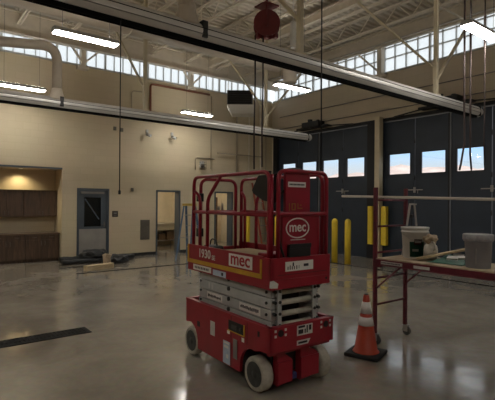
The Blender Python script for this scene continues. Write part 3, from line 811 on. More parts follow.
# crumpled sheet
m = MB(); bm = m.bm
bmesh.ops.create_icosphere(bm, subdivisions=3, radius=1)
rng = random.Random(3)
for v in bm.verts:
    a = math.sin(v.co.x*5+1)*math.sin(v.co.y*6)*math.cos(v.co.z*5)
    v.co = V((v.co.x*.42*(1+.18*a), v.co.y*.22*(1+.2*a), max(-.02, v.co.z*.17*(1+.4*a)+.02))) + V((4.50, 13.02, .19))
for f in bm.faces: f.smooth = False
tag(link('plastic_sheet', m, 'rag'), 'crumpled dark plastic sheet heaped on top of the pile by the grey door', 'sheet')
m = MB(); bm = m.bm
bmesh.ops.create_icosphere(bm, subdivisions=3, radius=1)
for v in bm.verts:
    a = math.sin(v.co.x*6)*math.sin(v.co.y*5+2)*math.cos(v.co.z*4)
    v.co = V((v.co.x*.30*(1+.2*a), v.co.y*.2*(1+.2*a), max(-.0, v.co.z*.17*(1+.3*a)+.06))) + V((5.02, 12.45, .0))
tag(link('plastic_sheet', m, 'rag'), 'dark bundle of sheeting at the right of the pile, beside the paper bag', 'sheet')
m = MB(); m.box(3.72, 4.54, 11.48, 11.64, .0, .13, .004, Matrix.Rotation(.28, 4, 'Z')); tag(link('timber_block', m, 'lumber'), 'pale tan timber beam lying in front of the pile by the grey door', 'timber')
m = MB(); bm = m.bm
pr = [(.09, .0), (.11, .05), (.10, .18), (.12, .29), (.06, .30)]
m.lathe(pr, (4.62, 12.30, .0), 12)
for v in bm.verts:
    v.co += V((.02*math.sin(v.co.z*40+v.co.y*30), .015*math.cos(v.co.x*50), .02*math.sin(v.co.x*40) if v.co.z > .1 else 0))
for f in bm.faces: f.smooth = False
tag(link('paper_bag', m, 'tan'), 'crumpled tan paper bag standing behind the timber beam of the pile', 'bag')
m = MB(); m.tube([(3.3, 12.2, .013), (3.9, 12.25, .013), (4.4, 12.3, .013)], .012, 8); tag(link('metal_rod', m, 'dark'), 'thin dark rod lying on the floor in front of the pile', 'rod')

# ladders
def stepladder(name, lab, cx, cy, H_, spread, w0, w1, ang, m_rail, m_cap):
    t = thing(name, lab, 'ladder', (cx, cy, 0)); Rz = Matrix.Rotation(ang, 3, 'Z')
    def W(x, y, z): return V((cx, cy, 0)) + Rz @ V((x, y, z))
    for s in (-1, 1):
        m = MB(); m.bar(W(s*w0/2, -spread/2, 0), W(s*w1/2, -.08, H_-.05), .07, .03, W(0, 1, 0)-W(0, 0, 0)); link('front_rail', m, m_rail, t)
        m = MB(); m.bar(W(s*w0/2*.9, spread/2, 0), W(s*w1/2, .08, H_-.05), .045, .025, W(0, 1, 0)-W(0, 0, 0)); link('rear_rail', m, m_rail, t)
    n = int(H_/.3)
    for k in range(1, n):
        f = k/n; y = -spread/2*(1-f)-.08*f; w = w0*(1-f)+w1*f
        m = MB(); a, b = W(-w/2, y, f*H_), W(w/2, y, f*H_); m.bar(a, b, .08, .022); link('step', m, 'zinc', t)
        if k % 2 == 0:
            y2 = spread/2*(1-f)+.08*f; m = MB(); m.bar(W(-w/2*.9, y2, f*H_), W(w/2*.9, y2, f*H_), .03, .02); link('rear_bar', m, 'zinc', t)
    m = MB(); c = W(0, 0, H_); m.bar(W(-w1/2-.04, 0, H_-.02), W(w1/2+.04, 0, H_-.02), .24, .07); link('top_cap', m, m_cap, t)
    for s in (-1, 1):
        m = MB(); f = .45; m.bar(W(s*(w0+w1)/4, -spread/2*(1-f)-.08*f, f*H_), W(s*(w0+w1)/4, spread/2*(1-f)+.08*f, f*H_), .02, .006); link('spreader', m, 'zinc', t)
stepladder('step_ladder', 'blue step ladder with yellow cap standing by the open doorway, behind the lift', 7.14, 12.05, 1.72, .95, .52, .30, 2.2, 'ladderblue', 'ladderyel')
t = thing('extension_ladder', 'red orange ladder leaning against the cream wall near the corner', 'ladder', (11.1, 13.0, 0))
for s in (-1, 1):
    m = MB(); m.bar((11.1+s*.19, 12.95, 0), (11.1+s*.19, 13.62, 2.55), .03, .075); link('rail', m, 'ladderred', t)
for k in range(1, 9):
    f = k/8.6; m = MB(); m.cyl((10.92, 12.95+.67*f, 2.55*f), (11.28, 12.95+.67*f, 2.55*f), .016, n=8); link('rung', m, 'zinc', t)

# ---------------------------------------------------------------- scissor lift
XL, XR, YF, YK = 2.67, 3.40, 3.015, 4.58
lift = thing('scissor_lift', 'red mobile scissor lift with folded grey arms and guard rails, standing on the polished floor', 'scissor lift', (3.035, 3.8, 0))
def decal_x(mb_, y0, y1, z0, z1, t=.003): mb_.box(CXL-t, CXL+.001, y0, y1, z0, z1)   # on the near side face
CXL, CXR, CYF = 2.645, 3.42, 2.985
# chassis: side plates with arch cut-outs
def side_plate(x0, x1):
    poly = [(YK, .385), (YK, .652), (CYF, .652), (CYF, .43), (3.12, .425)]
    for k in range(7):
        a = math.radians(78+k*16); poly.append((3.255-.20*math.cos(a), .205+.20*math.sin(a)))
    poly += [(3.46, .13), (4.30, .13), (4.30, .22)]
    for k in range(5):
        poly.append((4.50-.20*math.cos(math.radians(5+k*18)), .205+.20*math.sin(math.radians(5+k*18))))
    mm = MB(); mm.prism(poly, (x0, 0, 0), (0, 1, 0), (0, 0, 1), (x1-x0, 0, 0)); return mm
ch = link('chassis', side_plate(CXL, CXL+.03), 'red', lift)
m = side_plate(CXR-.03, CXR); link('side_panel', m, 'red', lift)
m = MB(); m.box(CXL, CXR, CYF, CYF+.03, .43, .652, .004); m.box(CXL+.02, CXR-.02, CYF+.03, CYF+.07, .40, .44); link('front_bumper', m, 'red', lift)
m = MB(); m.box(CXL, CXR, YK-.03, YK, .385, .652, .004); link('rear_bumper', m, 'red', lift)
m = MB(); m.box(CXL+.03, CXR-.03, CYF+.03, YK-.03, .56, .60); m.box(CXL-.004, CXL+.045, CYF-.002, YK, .642, .662); m.box(CXR-.045, CXR+.004, CYF-.002, YK, .642, .662); m.box(CXL, CXR, CYF-.004, CYF+.05, .642, .662); m.box(CXL, CXR, YK-.05, YK+.004, .642, .662); link('top_rim', m, 'red', lift)
m = MB(); m.box(CXL+.13, CXR-.13, 3.5, 4.28, .14, .56); m.box(CXL+.14, CXR-.14, 3.14, 3.30, .16, .34); link('power_pack', m, 'dark', lift)
m = MB()
for yy in (3.255, 4.50): m.cyl((CXL+.05, yy, .165), (CXR-.05, yy, .165), .035)
link_each('axle', m, 'dark', lift)
# side details, decals
m = MB(); decal_x(m, 4.253, 4.31, .385, .445); link('tow_hole', m, 'black', ch)
m = MB(); decal_x(m, 3.93, 4.02, .36, .51); link('data_plate', m, 'paper', ch)
m = MB(); decal_x(m, 3.63, 3.76, .14, .37); lab_ = link('notice_label', m, 'bluelabel', ch)
m = MB(); m.box(CXL-.005, CXL, 3.645, 3.745, .345, .36); m.box(CXL-.005, CXL, 3.66, 3.74, .30, .325); m.box(CXL-.005, CXL, 3.66, 3.70, .20, .24); lab_2 = link('label_lettering', m, 'white', ch)
m = MB(); m.box(CXL-.006, CXL, 3.50, 3.57, .235, .43, .002)
link('side_vent', m, 'midgrey', ch)
m = MB(); m.box(CXL-.004, CXL, 3.385, 3.66, .50, .60); cp = link('control_recess', m, 'black', ch)
m = MB(); m.box(CXL-.012, CXL-.003, 3.50, 3.60, .525, .565, .002); m.cyl((CXL-.004, 3.44, .55), (CXL-.02, 3.44, .55), .015, n=10); link('base_switch', m, 'hub', ch)
m = MB(); m.box(CXL-.008, CXL, 3.375, 3.390, .495, .605); m.box(CXL-.008, CXL, 3.375, 3.67, .49, .50); link('recess_edge', m, 'yellow', ch)
m = MB(); decal_x(m, 3.64, 3.685, .455, .485); decal_x(m, 3.385, 3.425, .435, .475); link('small_label', m, 'white', ch)
m = MB(); decal_x(m, 3.612, 3.618, .14, .66, .0015); decal_x(m, 3.335, 3.34, .43, .66, .0015); decal_x(m, 3.14, 3.17, .55, .60, .002); link('panel_seam', m, 'dark', ch)
# front decals
def decal_y(mb_, x0, x1, z0, z1, t=.003, y=None): mb_.box(x0, x1, (y or CYF)-t, (y or CYF)+.001, z0, z1)
fb = [o for o in C.objects if o.name == 'front_bumper'][0]
m = MB(); decal_y(m, 2.955, 3.145, .545, .645); link('warning_label', m, 'paper', fb)
m = MB()
for (a, b, c, d) in ((2.97, 3.05, .615, .635), (3.07, 3.085, .56, .63), (3.10, 3.13, .58, .63), (2.97, 3.03, .56, .60), (3.045, 3.06, .56, .60)): m.box(a, b, CYF-.0045, CYF, c, d)
link('label_lettering', m, 'ink', fb)
m = MB(); m.prism([(2.955, .455), (3.09, .455), (3.12, .50), (2.955, .50)], (0, CYF-.003, 0), (1, 0, 0), (0, 0, 1), (0, .004, 0)); link('warning_label', m, 'paper', fb)
m = MB(); m.box(2.97, 3.08, CYF-.0045, CYF, .468, .487); link('label_lettering', m, 'ink', fb)
for xx in (2.755, 3.31):
    m = MB()
    for dx in (-.06, .055):
        for dz in (-.03, .018): m.box(xx+dx, xx+dx+.022, CYF-.003, CYF, .60+dz, .60+dz+.022)
    link_each('tie_mark', m, 'paper', fb)
    m = MB(); m.cyl((xx+.01, CYF+.01, .603), (xx+.01, CYF-.006, .603), .032, n=14); link('tie_down', m, 'black', fb)
# wheels
def wheel(x0, x1, yc, out, r=.165):
    t = bpy.data.objects.new('wheel', None); C.objects.link(t); t.parent = lift; OFF[t.name] = OFF[lift.name]
    w = x1-x0; d = -1 if out < 0 else 1
    xo, xi = (x0, x1) if out < 0 else (x1, x0)
    m = MB(); ax = [(.118, .008), (.140, 0.0), (.155, .006), (.165, .02), (.165, w-.02), (.155, w-.006), (.118, w)]
    m.lathe([(a*r/.165, -d*b) for a, b in ax], (xo, yc, r), 40, 'X'); link('tyre', m, 'tyre', t)
    m = MB(); m.lathe([(.118*r/.165, -d*.004), (.105, -d*.006), (.09, -d*.022), (.04, -d*.024), (.036, -d*.0), (.004, -d*.0)], (xo-d*.0, yc, r), 28, 'X'); link('hub', m, 'hub', t)
    m = MB()
    for k in range(6):
        a = k*PI/3; p = V((xo-d*.024, yc+.065*math.cos(a), r+.065*math.sin(a))); m.cyl(p, p+V((d*.012, 0, 0)), .010, n=6)
    link_each('lug_nut', m, 'dark', t)
wheel(2.665, 2.785, 3.255, -1); wheel(CXR-.085, CXR+.035, 3.20, 1); wheel(2.665, 2.765, 4.50, -1); wheel(CXR-.095, CXR+.005, 4.50, 1)
# steering yokes
for (a, b) in ((2.80, 2.965), (3.075, 3.30)):
    m = MB(); m.prism([(a, .08), (b, .10), (b, .31), (b-.04, .34), (a+.05, .40), (a, .40)], (0, 3.07, 0), (1, 0, 0), (0, 0, 1), (0, .14, 0)); m.box(a, b, 3.055, 3.075, .10, .30); link('steering_yoke', m, 'red', lift)
m = MB(); m.box(2.95, 3.15, 3.12, 3.2, .08, .14, .01); link('steering_cylinder', m, mat('blue cylinder paint', (.05, .07, .22), .4, var=.1), lift)
# scissor arms
SX0, SX1 = 2.745, 3.325
for k in range(4):
    z1 = (.993, .897, .788, .679)[k]; z0 = (.905, .797, .688, .582)[k]
    for (x, s) in ((SX0, 1), (SX1, -1)):
        m = MB(); xx0, xx1 = min(x, x+s*.045), max(x, x+s*.045)
        m.box(xx0, xx1, 3.10, 4.46, z0, z1, .006); link('scissor_arm', m, 'arm', lift)
        m = MB(); xx0, xx1 = min(x+s*.055, x+s*.095), max(x+s*.055, x+s*.095)
        m.box(xx0, xx1, 3.085, 4.44, z0, z1, .006); link('scissor_arm', m, 'arm', lift)
    m = MB(); zc = (z0+z1)/2; m.cyl((SX0+.09, 3.115, zc), (SX1-.09, 3.115, zc), .028, n=14); m.cyl((SX0+.09, 4.42, zc), (SX1-.09, 4.42, zc), .028, n=14); link_each('cross_tube', m, 'armend', lift)
    m = MB()
    for yy in (3.17, 3.82, 4.41): m.cyl((SX0-.012, yy, zc+.03*(yy > 3.5)), (SX0+.005, yy, zc+.03*(yy > 3.5)), .022 if yy == 3.82 else .014, n=12); m.cyl((SX1+.012, yy, zc), (SX1-.005, yy, zc), .022, n=12)
    for xx in (SX0+.022, SX0+.075, SX1-.075, SX1-.022): m.cyl((xx, 3.062, zc+.015), (xx, 3.105, zc+.015), .015, n=10)
    link_each('pivot_pin', m, 'dark', lift)
m = MB()
for xx in (SX0+.075, SX1-.075): m.box(xx-.022, xx+.022, 3.07, 3.084, .60, .99)
link_each('end_plate', m, 'arm', lift)
m = MB(); m.box(SX0+.12, SX1-.12, 3.25, 4.30, .62, .95); link('hydraulic_ram', m, 'dark', lift)
rng = random.Random(5)
for (y1_, y0_, zc, h) in ((4.25, 3.98, .738, .032), (3.60, 3.295, .740, .034)):
    m = MB(); m.box(SX0-.003, SX0, y0_-.03, y1_+.02, .70, .778); a1 = link('arm_label', m, 'white', lift)
    yy = y1_; m = MB()
    while yy > y0_:
        w = rng.choice((.012, .016, .02)); m.box(SX0-.0045, SX0-.002, yy-w, yy, zc-h/2*rng.choice((.7, 1)), zc+h/2*rng.choice((.6, 1, 1))); yy -= w+.007
    link('label_lettering', m, 'ink', a1)
for (a, b) in ((4.21, 4.24), (4.14, 4.175)):
    m = MB(); m.box(SX0-.003, SX0, a, b, .815, .88); link('arm_label', m, 'paper', lift)
# platform
m = MB(); m.box(XL, XR, YF, YK+.02, .995, 1.085, .004); dk = link('platform_deck', m, 'red', lift)
m = MB(); m.box(XL, XL+.02, YF+.12, YK+.02, 1.085, 1.295); m.box(XR-.02, XR, YF+.12, YK+.02, 1.085, 1.295); m.box(XL, XR, YK, YK+.02, 1.085, 1.24); tb = link('toe_board', m, 'red', lift)
m = MB(); m.box(XL, XR, YF, YF+.03, 1.085, 1.285, .003); m.box(XL, XL+.03, YF, YF+.12, 1.085, 1.285); m.box(XR-.03, XR, YF, YF+.12, 1.085, 1.285); fp = link('front_panel', m, 'red', lift)
m = MB(); m.box(XL-.006, XL, 3.145, YK+.02, 1.09, 1.128); m.box(XL-.006, XL, 3.145, 3.172, 1.128, 1.265); m.box(XL-.006, XL, YK-.01, YK+.02, 1.128, 1.295); m.box(XL-.008, XL-.002, 3.145, YK+.02, 1.085, 1.094); link('edge_strip', m, 'yellow', tb)
m = text_mesh('1930', .136, (XL-.004, 4.205, 1.210), (0, -1, 0), (0, 0, 1), .0015, sx=1.0); link('model_number', m, 'white', tb)
m = text_mesh('SE', .072, (XL-.004, 4.01, 1.186), (0, -1, 0), (0, 0, 1), .0015); link('model_number', m, 'white', tb)
m = MB(); m.box(XL-.004, XL, 3.296, 3.705, 1.145, 1.272, .0018); lg = link('logo_plate', m, 'white', tb)
m = text_mesh('mec', .185, (XL-.0055, 3.50, 1.222), (0, -1, 0), (0, 0, 1), .0015, sx=1.1); link('logo_letters', m, 'decalred', tb)
m = MB(); m.box(XL-.004, XL, 4.06, 4.46, 1.012, 1.073); m2 = link('deck_label', m, 'white', dk)
m = MB(); m.box(XL-.004, XL, 3.76, 4.02, 1.003, 1.064); link('deck_label', m, 'bluelabel', dk)
m = MB(); yy = 4.42
while yy > 4.11:
    m.box(XL-.0055, XL-.002, yy-.02, yy, 1.03, 1.056); yy -= .036
m.box(XL-.0055, XL-.002, 3.81, 3.845, 1.02, 1.05); link('label_lettering', m, 'ink', dk)
m = MB(); m.prism([(3.145, 1.0), (3.02, 1.0), (3.02, 1.055), (3.12, 1.06)], (XL-.004, 0, 0), (0, 1, 0), (0, 0, 1), (.004, 0, 0)); link('deck_label', m, 'paper', dk) if False else m.bm.free()
m = MB(); m.prism([(2.655, 1.02), (2.745, 1.01), (2.755, 1.05), (2.70, 1.085), (2.66, 1.08)], (0, YF-.004, 0), (1, 0, 0), (0, 0, 1), (0, .004, 0)); link('deck_label', m, 'paper', dk)
m = MB(); decal_y(m, 2.835, 3.175, 1.155, 1.245, .003, YF); fl_ = link('panel_label', m, 'white', fp)
m = MB()
for (a, b, c, d) in ((2.86, 2.87, 1.17, 1.20), (2.885, 2.895, 1.17, 1.21), (2.91, 2.92, 1.17, 1.20), (2.935, 2.945, 1.17, 1.20), (2.965, 2.975, 1.17, 1.205), (2.995, 3.0, 1.175, 1.205), (2.92, 2.935, 1.20, 1.235), (3.055, 3.115, 1.19, 1.215)): m.box(a, b, YF-.0045, YF, c, d)
link('label_lettering', m, 'ink', fp)
m = MB(); m.box(2.75, 3.36, YF-.0015, YF, 1.124, 1.128); m.cyl((3.35, YF-.003, 1.05), (3.35, YF, 1.05), .012, n=10); link('panel_seam', m, 'dark', fp)
# guard rails
PR = .020
def rail(name, pts, rad=.10, r=PR, closed=False):
    m = MB(); m.tube(round_path(pts, rad, 6), r, 10); return m
def side_rail(x, s):
    m = MB(); zt = 2.085
    m.tube(round_path([(x, 3.09, 1.09), (x, 3.09, zt), (x, 4.53, zt), (x, 4.53, 1.09)], .10), PR, 10)
    m.tube([(x, 3.09, 1.68), (x, 4.53, 1.68)], PR, 10)
    m.tube(round_path([(x, 3.93, zt), (x, 4.21, 1.83), (x, 4.21, 1.09)], .08), PR, 10)
    m.tube(round_path([(x, 4.53, 1.93), (x+s*.02, 4.42, 1.86), (x+s*.02, 4.42, 1.10)], .08), PR*.85, 10)
    return link('guard_rail', m, 'redpipe', lift)
gl = side_rail(XL+.035, 1); gr = side_rail(XR-.035, -1)
m = MB(); yf = YF+.02
m.tube(round_path([(2.765, yf, 1.28), (2.765, yf, 2.095), (3.365, yf, 2.095), (3.365, yf, 1.28)], .085), PR, 10)
m.tube(round_path([(2.765, yf, 1.75), (2.765, yf, 1.69), (3.365, yf, 1.69), (3.365, yf, 1.75)], .06), PR, 10)
m.tube(round_path([(2.725, yf+.05, 1.28), (2.725, yf+.05, 2.06)], .05), PR, 10)
m.tube([(3.30, yf+.05, 1.28), (3.30, yf+.05, 1.69)], PR, 10)
link('guard_rail', m, 'redpipe', lift)
m = MB(); yg = 4.56
m.tube(round_path([(2.81, yg, 1.09), (2.81, yg, 2.07), (3.30, yg, 2.07), (3.30, yg, 1.09)], .10), PR, 10); m.tube([(2.81, yg, 1.68), (3.30, yg, 1.68)], PR*.8, 10); gt = link('entry_gate', m, 'redpipe', lift)
m = MB(); m.box(2.765, 2.825, yg-.05, yg+.03, 1.80, 1.90, .006); m.box(2.765, 2.825, yg-.05, yg+.03, 1.38, 1.48, .006); link_each('gate_hinge', m, 'black', gt)
m = MB(); m.cyl((3.10, yg-.01, 1.69), (3.10, yg-.01, 1.78), .012, n=8); m.cyl((3.05, yg-.01, 1.70), (3.05, yg-.01, 1.74), .018, n=8); link('gate_latch', m, 'zinc', gt)
# front panels with oval logo
m = MB(); m.box(2.825, 3.26, YF+.03, YF+.05, 1.285, 1.70, .004); m.box(2.825, 2.85, YF+.03, YF+.12, 1.285, 1.70); m.box(3.235, 3.26, YF+.03, YF+.12, 1.285, 1.70); lp = link('lower_panel', m, 'reddk', lift)
m = MB(); m.box(2.86, 3.16, YF+.03, YF+.07, 1.69, 2.10, .006); up = link('upper_panel', m, 'reddk', lift)
m = MB(); decal_y(m, 2.885, 3.10, 1.945, 1.995, .003, YF+.03); link('panel_label', m, 'white', up)
m = MB(); xx = 2.90
while xx < 3.08: m.box(xx, xx+.012, YF+.0255, YF+.028, 1.962, 1.978); xx += .017
link('label_lettering', m, 'ink', up)
m = MB()
for (a, b, c, d) in ((2.90, 2.905, 1.72, 1.79), (2.93, 2.975, 1.725, 1.735), (2.93, 2.938, 1.725, 1.79), (2.967, 2.975, 1.725, 1.79), (2.93, 2.975, 1.783, 1.79), (3.00, 3.008, 1.74, 1.79), (3.0, 3.06, 1.74, 1.748), (3.03, 3.05, 1.77, 1.778)): m.box(a, b, YF+.0262, YF+.03, c, d)
link('panel_drawing', m, mat('ochre print', (.30, .16, .03), .6, var=0), up)
yo = YF+.0285; oc = (3.005, 1.555)
m = MB(); m.tube([(oc[0]+.138*math.cos(a), yo, oc[1]+.092*math.sin(a)) for a in [2*PI*k/40 for k in range(40)]], .0065, 6, True); link('logo_oval', m, 'white', lp)
m = text_mesh('mec', .135, (oc[0], yo, oc[1]+.008), (1, 0, 0), (0, 0, 1), .0015, sx=.92); link('logo_letters', m, 'white', lp)
m = MB(); m.box(2.92, 3.10, yo-.0005, yo+.002, 1.44, 1.449); link('logo_line', m, 'paper', lp)
m = MB(); m.box(2.875, 3.14, YF-.01, YF+.03, 1.285, 1.405, .008); m.box(2.875, 3.14, YF-.016, YF-.008, 1.37, 1.41, .003); link('document_pouch', m, 'black', lp)
m = MB(); m.tube(round_path([(3.355, yf+.03, 2.0), (3.355, yf+.03, 1.3)], .1), .004, 6); link('white_rope', m, 'white', lp) if False else m.bm.free()
# control box and cables
m = MB(); m.prism([(3.14, 2.06), (3.33, 2.06), (3.43, 1.92), (3.41, 1.885), (3.25, 1.815), (3.14, 1.80)], (2.745, 0, 0), (0, 1, 0), (0, 0, 1), (.13, 0, 0)); bmesh.ops.bevel(m.bm, geom=list(m.bm.edges), offset=.008, segments=2, affect='EDGES'); cbx = link('control_box', m, 'black', lift)
m = MB(); m.lathe([(.018, 2.05), (.018, 2.07), (.012, 2.075), (.012, 2.085), (.018, 2.09), (.018, 2.10), (.005, 2.105)], (2.82, 3.24, 0), 12); link('joystick', m, 'black', cbx)
m = MB(); m.tube(round_path([(2.80, 3.16, 2.05), (2.84, 3.10, 2.09), (2.90, 3.10, 2.085), (2.90, 3.09, 1.93), (2.80, 3.075, 1.86), (2.79, 3.075, 1.80)], .06), .014, 8)
m.tube(round_path([(2.86, 3.10, 2.10), (3.02, 3.09, 2.125), (3.14, 3.09, 2.10)], .06), .016, 8)
m.tube(round_path([(2.79, 3.075, 1.80), (2.785, 3.075, 1.6), (2.81, 3.07, 1.42), (2.83, 3.03, 1.29)], .08), .011, 8); link('control_cable', m, 'cable', lift)
# things riding on the platform
m = MB(); m.box(2.98, 3.34, 3.44, 4.30, 1.087, 1.235, .004, Matrix.Rotation(.03, 4, 'Z')); riders = [tag(link('lit_toe_box', m, 'toe_lit'), 'long flat tan box added on the lift platform for its top-lit toe board', 'box')]  # box added to show the inner toe board as lit from above
m = MB(); m.box(2.80, 3.10, 3.20, 3.40, 1.087, 1.30, .008); riders.append(tag(link('tool_case', m, 'reddk'), 'small red tool case on the lift platform behind the corner post', 'tool case'))
t = thing('tool_bag', 'small black tool bag on the lift platform by the entry gate', 'bag', (2.86, 4.36, 1.087)); riders.append(t)
m = MB(); m.box(2.78, 2.94, 4.22, 4.46, 1.087, 1.29, .03, None, 3); link('bag_body', m, 'black', t)
m = MB(); m.tube(round_path([(2.86, 4.26, 1.28), (2.86, 4.28, 1.36), (2.86, 4.40, 1.36), (2.86, 4.42, 1.28)], .04), .009, 8); link('bag_handle', m, 'black', t)

# the whole machine stands a little turned; what rides on it turns with it
PH = math.radians(2.5); LC = V((3.062, 3.795, 0)); LS = (1.04, 1.0)
lift.location = LC; lift.rotation_euler = (0, 0, -PH); lift.scale = (LS[0], LS[1], 1)
for o in riders:
    d = V(o.location) - V((3.035, 3.8, 0)); d = V((d.x*LS[0], d.y*LS[1], d.z))
    o.location = LC + Matrix.Rotation(-PH, 3, 'Z') @ d; o.rotation_euler = (0, 0, -PH)

# ---------------------------------------------------------------- traffic cone
t = thing('traffic_cone', 'orange traffic cone with two white reflective bands standing before the scaffold', 'traffic cone', (4.37, 3.28, 0))
cxx, cyy = 4.37, 3.27
m = MB(); Rz = Matrix.Rotation(.32, 4, 'Z'); m.box(cxx-.2, cxx+.2, cyy-.2, cyy+.2, .002, .045, .012, Rz); link('cone_base', m, 'conebase', t)
H0, r0, r1 = .04, .135, .030
m = MB(); m.lathe([(.16, .038), (.15, .055), (r0, .065), (.032, .70), (.026, .715), (.012, .712), (.012, .60)], (cxx, cyy, 0), 32); cb = link('cone_body', m, 'cone', t)
def cr(z): return r0+(.032-r0)*(z-.065)/(.70-.065)
for (a, b) in ((.355, .455), (.495, .630)):
    m = MB(); m.lathe([(cr(a)-.004, a), (cr(a)+.003, a), (cr(b)+.003, b), (cr(b)-.004, b)], (cxx, cyy, 0), 32); link('reflective_band', m, 'reflect', t)
m = MB(); m.lathe([(.0265, .70), (.028, .712), (.02, .722), (.012, .722)], (cxx, cyy, 0), 20); link('cone_tip', m, 'conebase', t)

# ---------------------------------------------------------------- baker scaffold
SN, SF, SY1, SY0 = 4.79, 5.47, 3.45, 1.62
PZ = 1.09
sc = thing('scaffold', 'maroon rolling scaffold with plywood platform, right side of the photo', 'scaffold', (5.16, 2.53, 0))
for ye in (SY1, SY0):
    e = bpy.data.objects.new('end_frame', None); C.objects.link(e); e.parent = sc; OFF[e.name] = OFF[sc.name]
    for xx in (SN, SF):
        m = MB(); m.box(xx-.022, xx+.022, ye-.022, ye+.022, .14, 2.0, .004); link('post', m, 'scaf', e)
        m = MB()
        zz = .25
        while zz < 1.95: m.cyl((xx-.0235, ye, zz), (xx-.021, ye, zz), .006, n=6); m.cyl((xx, ye-.0235, zz), (xx, ye-.021, zz), .006, n=6); zz += .1
        link('pin_hole', m, 'dark', e)
    for zz in (.50, .84, 1.165, 1.50, 1.84 if ye == SY1 else 1.80):
        m = MB(); m.cyl((SN, ye, zz), (SF, ye, zz), .014, n=10); link('rung', m, 'scaf', e)
    for xx in (SN, SF):
        c = bpy.data.objects.new('caster', None); C.objects.link(c); c.parent = sc; OFF[c.name] = OFF[sc.name]
        m = MB(); m.lathe([(.02, -.018), (.055, -.018), (.062, -.010), (.062, .010), (.055, .018), (.02, .018)], (xx+.01, ye-.02, .062), 22, 'X'); link('caster_wheel', m, 'caster', c)
        m = MB(); m.box(xx-.018, xx-.012, ye-.045, ye+.02, .05, .13); m.box(xx+.032, xx+.038, ye-.045, ye+.02, .05, .13); m.box(xx-.02, xx+.04, ye-.045, ye+.03, .125, .14); m.cyl((xx, ye, .135), (xx, ye, .2), .014, n=10); m.cyl((xx-.02, ye-.02, .062), (xx+.04, ye-.02, .062), .009, n=8); link('caster_fork', m, 'zinc', c)
for xx in (SN, SF):
    m = MB(); m.box(xx-.02, xx+.02, SY0-.03, SY1+.0, PZ-.075, PZ-.0, .003); m.box(xx-.03, xx+.03, SY0+.0, SY1-.0, PZ-.075, PZ-.068)
    m.box(xx-.03, xx+.03, SY1-.10, SY1-.02, PZ-.10, PZ+.0, .004); m.box(xx-.03, xx+.03, SY0+.02, SY0+.10, PZ-.10, PZ+.0, .004)
    sr = link('side_rail', m, 'scaf', sc)
    if xx == SN:
        m = MB(); m.box(xx-.0225, xx-.02, 3.05, 3.36, PZ-.055, PZ-.018); m.box(xx-.0225, xx-.02, 2.70, 2.90, PZ-.055, PZ-.022); link('rail_label', m, 'paper', sr)
        m = MB(); yy = 3.34
        while yy > 3.08: m.box(xx-.0235, xx-.0215, yy-.012, yy, PZ-.045, PZ-.028); yy -= .019
        link('label_lettering', m, 'ink', sr)
    for (a, b) in ((SY1, -1), (SY0, 1)):
        m = MB(); m.cyl((xx, a, .70), (xx, a+b*.36, PZ-.07), .012, n=8); link('corner_brace', m, 'scaf', sc)
m = MB(); m.box(SN-.015, SF+.015, SY0+.03, SY1-.03, PZ, PZ+.014, .002); link('platform_board', m, 'ply', sc)
pz = PZ+.014
# long pipe resting on the top rungs
m = MB(); a, b = V((4.83, 4.03, 1.892)), V((4.83, .9, 1.824)); m.tube([a.lerp(b, k/6) for k in range(7)], .0165, 12)
tag(link('conduit_pipe', m, 'pvc'), 'long off white pipe laid across the top rungs of the scaffold', 'pipe')
# white pail
def pail(name, lab, cx_, cy_, mt, rimmt, h, rt, rb, lid):
    t = thing(name, lab, 'bucket', (cx_, cy_, pz), 'buckets on the scaffold')
    m = MB(); m.lathe([(rb, 0), (rb+.004, .004), (rt, h-.07), (rt+.010, h-.068), (rt+.010, h-.058), (rt+.002, h-.055), (rt+.004, h-.03), (rt+.012, h-.028), (rt+.012, h-.002), (rt-.006, h), (rt-.01, h-.05), (rb-.004, .012)], (cx_, cy_, pz), 36); link('bucket_body', m, mt, t)
    if lid:
        m = MB(); m.lathe([(rt-.02, h-.012), (rt+.016, h-.055), (rt+.020, h-.05), (rt+.020, h+.006), (rt+.012, h+.012), (rt-.01, h+.012), (rt-.018, h+.002)], (cx_, cy_, pz), 36); ld_ = link('lid', m, rimmt, t)
    m = MB(); pts = []
    for k in range(13):
        an = PI*k/12; pts.append(V((cx_+(rt+.014)*math.cos(an)*.787, cy_-(rt+.014)*math.cos(an)*.617, pz+h-.06)) + V((-.617, -.787, 0))*(.10*math.sin(an)*1.7) + V((0, 0, -.11*math.sin(an))))
    if not lid: m.tube(pts, .003, 6); link('handle', m, 'zinc', t)
    else: m.bm.free()
    return t
wp = pail('bucket', 'white plastic bucket with a green label standing on the scaffold platform', 5.24, 3.17, 'pail', 'pail', .395, .162, .138, False)
# label wrapped round the front
def wrap(parent, cx_, cy_, r_at, a0, a1, z0, z1, mt, name, off=.0015, n=14):
    m = MB(); bm = m.bm; rows = []
    for z in (z0, z1):
        rows.append([bm.verts.new((cx_+(r_at(z)+off)*math.cos(a0+(a1-a0)*k/n), cy_+(r_at(z)+off)*math.sin(a0+(a1-a0)*k/n), pz+z)) for k in range(n+1)])
    for k in range(n): f = bm.faces.new([rows[0][k], rows[0][k+1], rows[1][k+1], rows[1][k]]); f.smooth = True
    g = bmesh.ops.solidify(bm, geom=list(bm.faces), thickness=-.001)
    return link(name, m, mt, parent)
ra = lambda z: .142+(.162-.142)*z/.325
fa = math.atan2(-3.17, -5.24)   # facing the camera
lb = wrap(wp, 5.24, 3.17, ra, fa-.42, fa+.75, .02, .21, 'green', 'bucket_label')
wrap(wp, 5.24, 3.17, ra, fa-.05, fa+.55, .175, .245, mat('dark maroon print', (.06, .02, .02), .5, var=0), 'label_badge', .0022)
wrap(wp, 5.24, 3.17, ra, fa+.0, fa+.48, .198, .222, 'white', 'label_lettering', .003)
